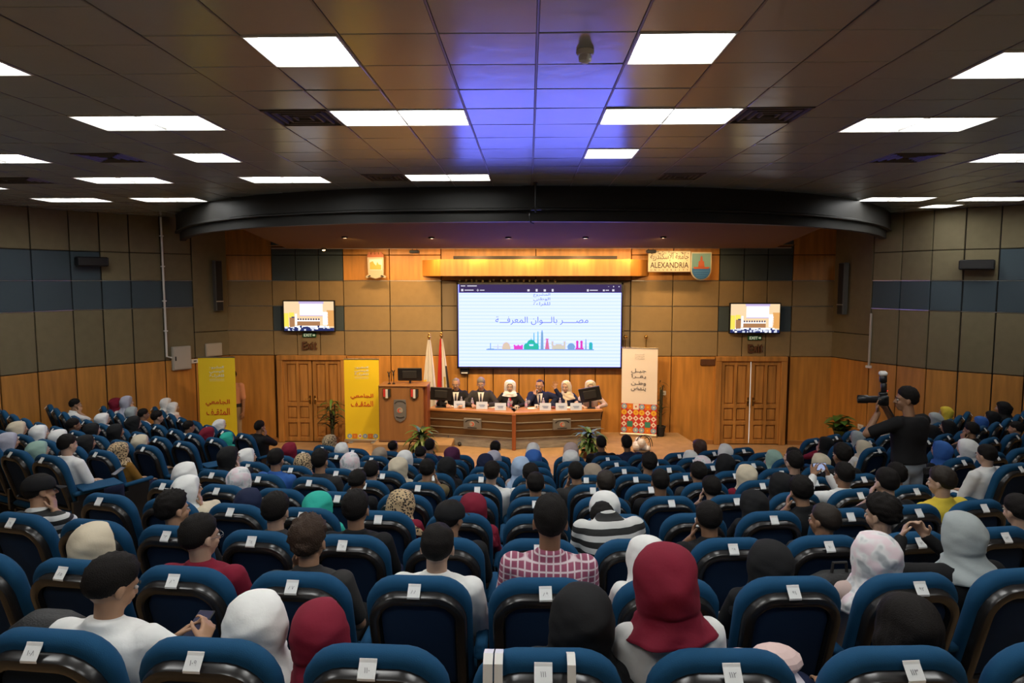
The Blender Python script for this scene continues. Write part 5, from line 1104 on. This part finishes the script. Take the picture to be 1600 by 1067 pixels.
# ---------------------------------------------------------------- the audience: row, seat, sideways shift, head height, kind, hair or scarf, top, pose, turn
AUD='''0 -2.95 0.03 1.1 m K W Q 25
0 -1.95 0.07 1.02 h W W A 0
0 -0.95 -0.27 0.99 h R K A 0
0 0.05 0.13 1.07 h K K A 0
0 1.05 -0.13 1.21 h R W A 0
0 2.05 0.19 1.03 l K K A 0
1 -3.95 -0.09 1.06 h I K A 0
1 -2.95 -0.05 1.12 m K R A 30
1 -1.95 -0.06 1.09 c B D D 0
1 -0.95 0.05 1.11 m K W A 5
1 0.05 0.04 1.25 m K Q A 0
1 1.05 0.01 1.04 h W W F -20
1 2.05 0 1.04 h K K A 0
1 3.05 -0.03 1.07 h F P A 0
1 4.05 -0.03 1.11 h G K H -25
2 -5.95 -0.16 1.12 k K X C 50
2 -3.95 -0.16 1.08 c K K A 20
2 -2.95 0 1.11 m K D A 5
2 -1.95 -0.03 1.14 m K K A 5
2 -0.95 0.01 1.1 k K K A 20
2 1.05 -0.1 1.01 n K X B 0
2 2.05 -0.04 1.08 m K K D 0
3 3.05 0.1 0.84 h K K F 0
2 3.05 0.13 1.07 m D K A -25
2 4.05 -0.05 1.09 c K K A -15
2 6.05 -0.17 1.07 m K X A 0
3 -4.95 -0.05 1.06 h W I C 25
3 -3.95 -0.03 1.01 h N N A 0
3 -2.95 -0.01 1.01 h T T A 10
3 -1.95 0.02 0.98 h Z R F 20
3 -0.95 0.08 1.04 h R R A 0
3 1.05 -0.05 1.06 h W S A 0
3 4.05 -0.17 1.12 m K K D 0
3 5.05 -0 1.15 m K K D -15
3 6.05 -0.11 1.15 m D Y A -20
4 0.05 -0 1.1 m K K A 0
4 1.05 0.06 1.11 m D K A 0
4 2.05 -0.01 1.12 m K K A 10
4 3.05 -0.08 1.03 m K K D 0
4 4.05 -0.01 1.07 h K K A 0
4 5.05 0.08 1.11 m K W P -10
4 6.05 0.06 1.08 m K K A 0
4 -9.2 -0.05 1.12 m K W A 20
4 -10.2 0 0.98 h M N A 30
4 -5.95 -0.01 1.07 h W I A 10
5 -4.95 0.01 1.16 m K B A 5
4 -4.95 0.02 1.06 h F I A 10
5 -5.95 -0.05 1.14 h K K C 30
4 -2.95 -0.04 1.07 m K K F 0
5 -1.95 0 1.11 m K O C 0
5 -0.95 0.12 1.11 m K W A 5
5 0.05 -0.04 1.1 m K W A -10
5 1.05 -0.13 1.1 m K D D 0
5 3.05 0.01 1.09 m K D A 0
4 8.75 -0.08 1.1 m K W A -35
5 -3.95 -0.03 1.17 m K D A 5
5 -2.95 -0.02 1.09 m K K A 5
6 -1.95 0.11 1.09 h K K A 0
6 0.05 -0.14 1.11 h S P A 20
6 1.05 0.12 1.03 h E E A 0
6 2.05 0.21 1.12 c K K A -10
5 4.05 -0.03 1.06 h I R A 0
5 5.05 -0.04 1.16 m K K A 10
6 6.05 0.18 1.04 h I I A 0
6 -4.95 -0.01 1.05 h Z R A 0
6 -3.95 0.05 1.09 h F r A 0
6 -2.95 0.09 1.06 h I I A 0
7 -0.95 -0.06 1.07 h N N A 0
7 4.05 -0.01 0.98 h F W A 0
6 4.05 0.02 1.1 h K K A 0
7 -5.95 -0.03 1.08 h R K A 0
8 -4.95 -0.08 1.06 h W W A 0
8 -3.95 -0.02 1.03 h E K A 0
7 -2.95 -0.01 1.08 h W K A 10
8 -1.95 -0.04 1.08 h U U A 0
8 -0.95 -0 1.05 h L K A 10
8 0.05 0.01 1.06 h B N A 0
8 1.05 -0.02 1.06 h W K A 0
8 4.05 0.07 1 h W W A 0
7 6.05 -0.03 1.01 h M K D -20
6 5.05 0.34 1.13 m K K A -20
9 -5.95 -0.07 1.08 h Z N A 0
9 -3.95 -0.02 1.08 b K N A 0
8 -2.95 -0.04 1.06 m K K F 0
9 -2.95 0.04 1.12 m K N A 0
9 -0.95 -0.02 1.13 m K K A 10
9 0.05 0.01 1.11 h W W A 0
9 1.05 0.04 1.11 h P K A 0
9 2.05 -0.04 1.2 m K K A 0
9 3.05 -0.18 1.19 m K N A 0
9 5.05 -0.08 1.09 l R r A -20
8 5.05 0.07 1.07 h W W A 0
9 -9.2 0.02 1.13 m K K C 35
9 -11.2 -0.05 1.03 h W K A 20
8 -10.2 0.05 1.03 h R K A 10
8 -9.2 0 0.99 h T K A 15
8 -11.2 0 1.06 m K W A 25
6 -5.95 -0.25 1.06 h W W A 20
6 -10.2 0.1 1 h I J A 15
8 -13.2 0 1.1 m K K A 25
8 -14.2 -0.05 1.08 m K W A 40
8 -16.2 0 1.2 h L S C 35
9 -16.2 -0.1 1.12 h W P A 30
9 -15.2 -0.1 1.1 h W P A 30
7 -17.2 -0.05 1.1 m K W C 45
8 -17.2 -0.1 1.1 h R W A 25
8 -15.2 -0.05 1.06 h G S A 30
7 -14.2 0 1.05 h W W A 20
5 -13.2 -0.1 1.04 h I E A 20
5 -12.2 -0.1 1.04 h W W A 10
5 -11.2 -0.15 1.04 h W P A 20
4 -11.2 -0.05 1.04 h L L A 20
6 -13.2 -0.05 1.04 m K K A 25
6 -12.2 -0.05 1.03 h K K A 25
6 -11.2 0.05 1.09 h K K A 35
7 -12.2 -0.05 1.1 h K K A 30
5 -10.2 -0.1 1.03 h K K A 20
5 -9.2 0 0.99 h Z J A 20
5 -15.2 0 1.04 h J J A 20
8 14.75 0 1.05 h G K A -30
8 15.75 0.05 1.1 h Y K A -35
7 14.75 0.05 1.03 h B K A -30
7 15.75 0 1.06 h K K A -30
7 16.75 0.1 1.15 h K K A -50
6 11.75 0.1 1.1 m K K C -45
6 13.75 0.15 1.02 m K K A -45
7 11.75 0.05 1.06 h K K A -30
7 12.75 0 1.08 h K K A -30
5 8.75 -0 1.1 h B K A -10
5 9.75 -0.12 1.09 h W W A -10
8 11.75 -0.1 1.1 h I I A -20
8 9.75 0.1 1.04 h G K A -30
7 8.75 0.05 1 h I W A -30
8 8.75 -0.03 0.95 h K R C -30
5 6.05 -0.03 1.21 m K K A -10'''
rows={}
for l in AUD.strip().split('\n'):
    q=l.split(); rows.setdefault(int(q[0]),[]).append((float(q[1]),float(q[2]),float(q[3]),*q[4:8],float(q[8])))
for k,ps in rows.items():
    ps.sort()
    for i,(s,dx,h,kind,hc_,tc_,pose,yaw) in enumerate(ps):
        p,a=seat_pose(k,s); side=abs(s)>8
        yb=0 if side else (25 if yaw>12 else -25 if yaw<-12 else 0)
        if pose not in 'ACQ': yb=0
        if side and pose=='C' and s>0: pose='D'
        f=kind in 'hl'; sl=None if f else ('l' if (tc_ in 'WN' and i%2) or k==9 else 's')
        v=variant('f' if f else 'm',pose,yb,sl)
        if pose=='F': h-=.07
        zs=min(1.13,max(.84,h/v['hz'])) if pose!='B' else 1.02; sh=.45*dx; roll=math.asin(max(-.2,min(.2,(dx-sh)/1.0)))
        loc=p+Vector((math.cos(a),math.sin(a),0))*sh
        hw={'m':f'short {"black" if hc_=="K" else "brown"} hair','c':f'curly {"black" if hc_=="K" else "brown"} hair','l':f'long {"black" if hc_=="K" else "chestnut"} hair','b':'balding head','k':'a black cap','n':'bowed head','h':f'a {WORD[hc_]} headscarf'}[kind]
        lab=f'person with {hw} and {WORD[tc_]} top, {ORD[k+1]} row, {NTH[i] if i<17 else "last"} sitter from left' if i<17 else f'person with {hw} and {WORD[tc_]} top, {ORD[k+1]} row, {["fourth","third","second","first"][min(3,max(0,3-(len(ps)-1-i)))]} sitter from right'
        if i>=17: lab=f'person with {hw} and {WORD[tc_]} top, {ORD[k+1]} row, {NTH[len(ps)-1-i]} sitter from right'
        pr_,pv_=person(lab,loc,a,'m' if kind=='n' else kind,hc_,tc_,pose,yb,sl,(1+max(0,zs-1)*.6,1+max(0,zs-1)*.6,zs),roll,group=f'audience in the {ORD[k+1]} row',specs=(k==1 and s<-2.5 and kind=='m'),scarf=5 if (k==0 and abs(s-1.05)<.1) else 2 if (k==0 and abs(s+.95)<.1) else 4 if k==0 else None)
        if pose=='P': PHONER=[pr_.name]; PHONEV=pv_
        if pose=='Q': QP,QV=pr_,pv_
# ---------------------------------------------------------------- the panel behind the table, the photographer and the man by the wall
def office_chair(lab,x,y,z):
    t=thing('office_chair',lab,'chair',(x,y,z),math.pi,'chairs behind the panel table')
    m=MB(); m.bbox(-.25,.25,.10,.58,.44,.52,.03); m.build('seat',BLACKM,t,smooth=50)
    m=MB(); m.bbox(-.24,.24,.02,.10,.50,1.0,.03,Matrix.Rotation(.08,4,'X')); m.build('backrest',BLACKM,t,smooth=50)
    for s in (-1,1):
        m=MB(); m.tube([(s*.27,.15,.5),(s*.30,.15,.70),(s*.30,.45,.70),(s*.27,.45,.5)],.018,6); m.build('armrest',BLACK,t)
    m=MB(); m.tube([(0,.33,.1),(0,.33,.46)],.03,8)
    m.build('pedestal',CHROME,t)
    m=MB()
    for k in range(5): m.tube([(0,.33,.1),(.28*math.cos(k*1.257),.33+.28*math.sin(k*1.257),.045)],.018,6)
    m.build('base',BLACK,t); return t
SHIRT=mat('shirt_white',(.70,.66,.62),.7); 
def front_strip(name,o,v,z0,z1,wf,off,m_):
    vs=[];n=8; R=v['rings']
    for d in (off,off-.012):
        for j in range(n+1):
            z=z0+(z1-z0)*j/n; w_=wf(z); rx=np.interp(z,[q[0] for q in R],[q[1] for q in R]); ry=np.interp(z,[q[0] for q in R],[q[2] for q in R]); yo=np.interp(z,[q[0] for q in R],[q[3] for q in R])
            for x in (-w_,-w_/2,0,w_/2,w_): vs.append(v['T']@Vector((x,yo+(ry+.016+d)*max(.05,1-abs(x/(rx+.016))**2.4)**.42,z)))
    fs=[]
    for s in (0,1):
        b=s*(n+1)*5
        for j in range(n):
            for i in range(4): a=b+j*5+i; fs.append((a,a+1,a+6,a+5))
    m=MB(); m.add(vs,fs); return m.build(name,m_,o,smooth=80)
def drape(o,v,m_,seed=0):
    """scarf ends hanging down the chest"""
    front_strip('scarf_end',o,v,.06,.46,lambda z:.028+.06*max(0,(z-.2)/.26),.014,m_)
PAN=[(713,16.5,'b','G','K','T',0,dict(specs=True,moust=True),'person in a dark suit and tie, glasses and grey hair, leftmost at the panel table'),
 (752,16.5,'m','G','D','T',0,dict(specs=True),'person in a grey suit and dark tie, second from left at the panel table'),
 (797,16.5,'h','W','K','T',0,dict(scarf=5),'person in white headscarf, black blazer and red scarf, third at the panel table'),
 (843,16.5,'b','D','N','W',25,dict(specs=True),'person in a navy suit speaking into a microphone and waving at the panel table'),
 (884,16.5,'h','I','N','T',25,dict(scarf=2),'person in a cream headscarf and dark patterned jacket, fifth at the panel table'),
 (922,16.5,'h','I','P','T',0,dict(scarf=5),'person in a cream headscarf and pale pink coat behind the tilted monitor')]
panel_v=[]
for i,(px,y,kind,hc_,tc_,pose,yaw,kw,lab) in enumerate(PAN):
    x=at(px,598,y-.4).x; sc_=1.12 if kind in 'mb' else 1.10
    o,v=person(lab,(x,y,STZ),math.pi,kind,hc_,tc_,pose,yaw,'l',(sc_,sc_,sc_*(1.0 if i not in (0,1) else 1.02)),0,skin=SKIN[0] if kind in 'mb' else SKIN[2],**kw); panel_v.append((o,v,sc_))
    if kind in 'mb':
        front_strip('shirt',o,v,.16,.475,lambda z:.008+.055*max(0,(z-.16)/.30)**1.1,.006,SHIRT)
        front_strip('tie',o,v,.14,.455,lambda z:.024-.012*max(0,(z-.3)/.17),.014,mat('tie_dark',(.03,.03,.045),.5) if i!=3 else mat('tie_blue',(.02,.03,.08),.5))
    elif i==2: front_strip('red_scarf',o,v,.08,.46,lambda z:.03+.02*math.sin(z*9),.012,cloth('r'))
    elif i==4: front_strip('scarf_end',o,v,.10,.44,lambda z:.03+.02*math.sin(z*11),.014,cloth('I','scarf'))
    office_chair(f'black office chair behind the panel table, {ords[i]} from the left',x,y+.06,STZ)
# microphone in the speaker's hand
o,v,s_=panel_v[3]; w_=v['arms'][1][2]; base=Vector(o.location)
def to_world(o,p,s): p=Vector((p[0]*s,p[1]*s,p[2]*s)); return Vector(o.location)+Vector((-p.x,-p.y,p.z))
pw=to_world(o,w_+Vector((-.05,.0,.06)),s_)
t=thing('hand_microphone','black hand microphone held to the mouth of the waving speaker','microphone',pw); hm=to_world(o,v['H']@Vector((0,.13,-.07)),s_)-pw
m=MB(); m.tube([hm*-.9,hm*.75],[.013,.017],10); m.build('handle',BLACK,t,smooth=True); m=MB(); m.ell(tuple(hm*.95),(.028,.028,.03),10,8); m.build('grille',GREYM,t,smooth=True)
# photographer standing in the right aisle
a=7.4*.6/RK(6); y=7.85; x=at(1424,660,y).x; g=FL(RK(6))
R=math.hypot(x-XC,YC-y); kk=[k for k in range(10) if RK(k)-.42<=R<RK(k)+DR-.42][0]; g=FL(RK(kk))
hz=at(1425,605,y).z-g; S_=hz/1.725
po,v=person('person in a black T-shirt and light jeans with a large camera in the right aisle',(x,y,g),math.radians(24),'m','K','K','V',-48,'s',(S_,S_,S_),0,stand=True,trou=mat('jeans_light',(.30,.36,.42),.85,bump=.3,bscale=200),skin=SKIN[1])
M=Matrix.Translation((x,y,g))@Matrix.Rotation(math.radians(24),4,'Z')@Matrix.Scale(S_,4)@v['H']
cw=M@Vector((0.02,.20,-.005)); t=thing('photo_camera','black camera with long lens and upright flash held by the photographer','camera',cw); t.rotation_euler=M.to_euler()
m=MB(); m.bbox(-.085,.085,-.045,.045,-.065,.06,.015); m.bbox(-.04,.04,-.04,.05,.05,.09,.012); m.bbox(-.085,-.045,-.03,.07,-.06,.05,.015); m.build('body',BLACK,t,smooth=50)
m=MB(); Q=Matrix.Rotation(-math.pi/2,4,'X'); m.lathe([(.035,.04),(.042,.06),(.042,.16),(.048,.17),(.05,.27),(.046,.275),(.04,.262)],n=16,M=Q); m.build('lens',BLACK,t,smooth=40)
m=MB(); m.bbox(-.035,.035,-.03,.03,.09,.20,.01); m.bbox(-.04,.04,-.03,.045,.20,.29,.012); m.build('flash',BLACK,t,smooth=50); m=MB(); m.bbox(-.045,.045,-.035,.05,.28,.335,.014); m.build('diffuser_dome',WHITE,t,smooth=50)
m=MB(); m.box(-.012,.012,-.047,-.04,.015,.04); m.build('lcd_light',emis('lcd_glow',(.7,.7,.9),1.2),t); m=MB(); m.ell((.03,-.045,.10),(.006,.006,.006),6,5); m.build('red_lamp',emis('lamp_red',(1,.03,.03),1.5),t)
m=MB(); m.tube([(.09,0,.03),(.12,-.08,-.12),(.10,-.16,-.28),(.05,-.2,-.30)],.008,6); m.build('strap',BLACKM,t)
p_=Matrix.Translation((x,y,g))@Matrix.Rotation(math.radians(24),4,'Z')@Matrix.Scale(S_,4)
m=MB(); m.bbox(.02,.12,-.165,-.135,.86,.93,.008); o=m.build('phone_pocket',BLACKM,po)
# man at the left wall, half hidden by the banner
y=16.15; x=at(364,600,y).x
po,v=person('person in an orange pink T-shirt and khaki trousers standing partly behind the yellow banner',(x,y,0),math.radians(168),'m','K','P','G',0,'s',(1.16,1.16,1.14),0,stand=True,trou=mat('khaki',(.30,.235,.15),.85,bump=.3,bscale=200),skin=SKIN[1])
for ch in po.children:
    if ch.name.startswith('top'): ch.material_slots[0].material=mat('shirt_salmon',(.58,.27,.15),.8)
m=MB(); m.lathe([(.19,0),(.20,.01),(.20,.07),(.19,.08)],n=20,M=Matrix.Translation((0,0,.93))@Matrix.Diagonal((1,.76,1,1))); m.build('waist_belt',BLACKM,po,smooth=True)
# ---------------------------------------------------------------- things carried by the audience
def seat_thing(name,lab,cat,k,s,off,rz=0,group=None):
    p,a=seat_pose(k,s); M=Matrix.Rotation(a,4,'Z'); return thing(name,lab,cat,p+(M@Vector(off)),a+rz,group)
def phone(lab,k,s,off,rx,rz=0):
    t=seat_thing('phone',lab,'phone',k,s,off,rz); t.rotation_euler.x=rx
    m=MB(); m.bbox(-.038,.038,-.078,.078,-.005,.004,.003); m.build('case',BLACK,t); m=MB(); m.box(-.034,.034,-.072,.072,.0042,.005); m.build('display',emis('phone_glow',(.35,.42,.65),.9) if k==4 and s>0 else mat('phone_dark',(.05,.05,.09),.12),t); return t
phone('dark phone in the hands of the white shirted person nearest at left',0,-2.95,(.24,.70,.825),.35)
for o in [o for o in col.objects if o.get('label','').startswith('dark phone')]:
    q=Matrix.Translation(QP.location)@QP.rotation_euler.to_matrix().to_4x4()@Matrix.Diagonal((*QP.scale,1)); o.location=q@((QV['arms'][-1][2]+QV['arms'][1][2])/2+Vector((.01,.085,.045)))
v=PHONEV; t=phone('phone held up sideways to photograph the stage',4,5.05,(.0,.66,1.24),0,0)
for o in col.objects:
    if o.get('label','').startswith('person') and o.name in PHONER: pp=o
q=Matrix.Translation(pp.location)@pp.rotation_euler.to_matrix().to_4x4()@Matrix.Diagonal((*pp.scale,1)); A_=v['arms']; t.location=q@((A_[-1][2]+A_[1][2])/2+Vector((0,.035,.09)))
t.rotation_euler=(Matrix.Rotation(pp.rotation_euler.z,4,'Z')@Matrix.Rotation(math.radians(78),4,'X')@Matrix.Rotation(math.pi/2,4,'Z')).to_euler()
phone('phone lying in the lap of the person in the white shirt by the left aisle',4,-9.2,(.15,.75,.72),.4)
def bag(name,lab,k,s,off,w_,d_,h_,m_,strap=True,rz=0,tilt=0):
    t=seat_thing(name,lab,'bag',k,s,off,rz); t.rotation_euler.x=tilt
    m=MB(); rings=[]
    for j,(z,f) in enumerate(((0,.85),(.06,1),(.35,1.03),(.7,.98),(.9,.82),(1,.5))):
        rings.append([(w_/2*f*math.copysign(abs(math.cos(t_))**.5,math.cos(t_))*(1+.03*math.sin(3*t_+j)),d_/2*f*math.copysign(abs(math.sin(t_))**.5,math.sin(t_)),h_*z) for t_ in [2*math.pi*i/24 for i in range(24)]])
    m.loft(rings); m.build('bag_body',m_,t,smooth=60)
    m=MB(); m.bbox(-w_*.33,w_*.33,-d_/2-.03,-d_/2+.02,h_*.1,h_*.5,.02); m.build('front_pocket',m_,t,smooth=60)
    if strap:
        m=MB(); m.tube([(-.05,0,h_*.95),(-.04,0,h_*1.15),(.04,0,h_*1.15),(.05,0,h_*.95)],.01,6); m.build('handle',BLACKM,t)
        m=MB(); m.tube([(-w_*.2,-d_/2-.01,h_*.85),(-w_*.1,-d_/2-.035,h_*.6)],.008,5); m.build('zip_pull',ALU,t)
    return t
NYL=mat('black_nylon',(.016,.016,.017),.6,bump=.4,bscale=120)
bag('backpack','black backpack hung on a chair back behind the pink and white headscarf',2,3.05,(-.02,-.16,.52),.44,.17,.40,NYL)
bag('backpack','black backpack with a white patch beside the white shirted person at lower left',0,-3.9 if False else -2.95,(-.36,.45,.46),.36,.2,.44,NYL,False)
t=bag('tote_bag','pale pink and blue striped cloth bag between the two nearest chairs at right',0,2.05,(-.36,.30,.50),.36,.24,.36,mat('bag_stripes',(.66,.60,.66),.8),False)
m=MB(); 
for i in range(5): m.bbox(-.165,.165,-.148,-.10,.05+.06*i,.062+.06*i,.004)
m.build('blue_stripe',mat('bag_blue',(.22,.25,.55),.8),t); m=MB(); m.ell((-.07,0,.36),(.13,.10,.05),12,8); m.ell((.07,.03,.37),(.10,.09,.045),12,8); m.build('folded_top',mat('bag_pink',(.66,.48,.45),.8),t)
t=seat_thing('bag_straps','two white bag straps hanging over the nearest central chair','strap',0,.05,(0,0,0))
for (x,w_) in ((-.20,.016),(-.165,.014),(.075,.014)):
    m=MB(); 
    path=[(.07,.62),(.01,.662),(-.03,.655),(-.062,.60),(-.068,.45)]
    pts=[B0+U*v_+N*(-w2) for w2,v_ in path]; pts=[B0+U*v_+N*(-a_) for a_,v_ in path]
    m.loft([[p+Vector((x-w_,0,0)),p+Vector((x+w_,0,0)),p+Vector((x+w_,0,0))+N*.001+U*.001,p+Vector((x-w_,0,0))+N*.001+U*.001] for p in pts]); m.build('strap',WHITE,t)
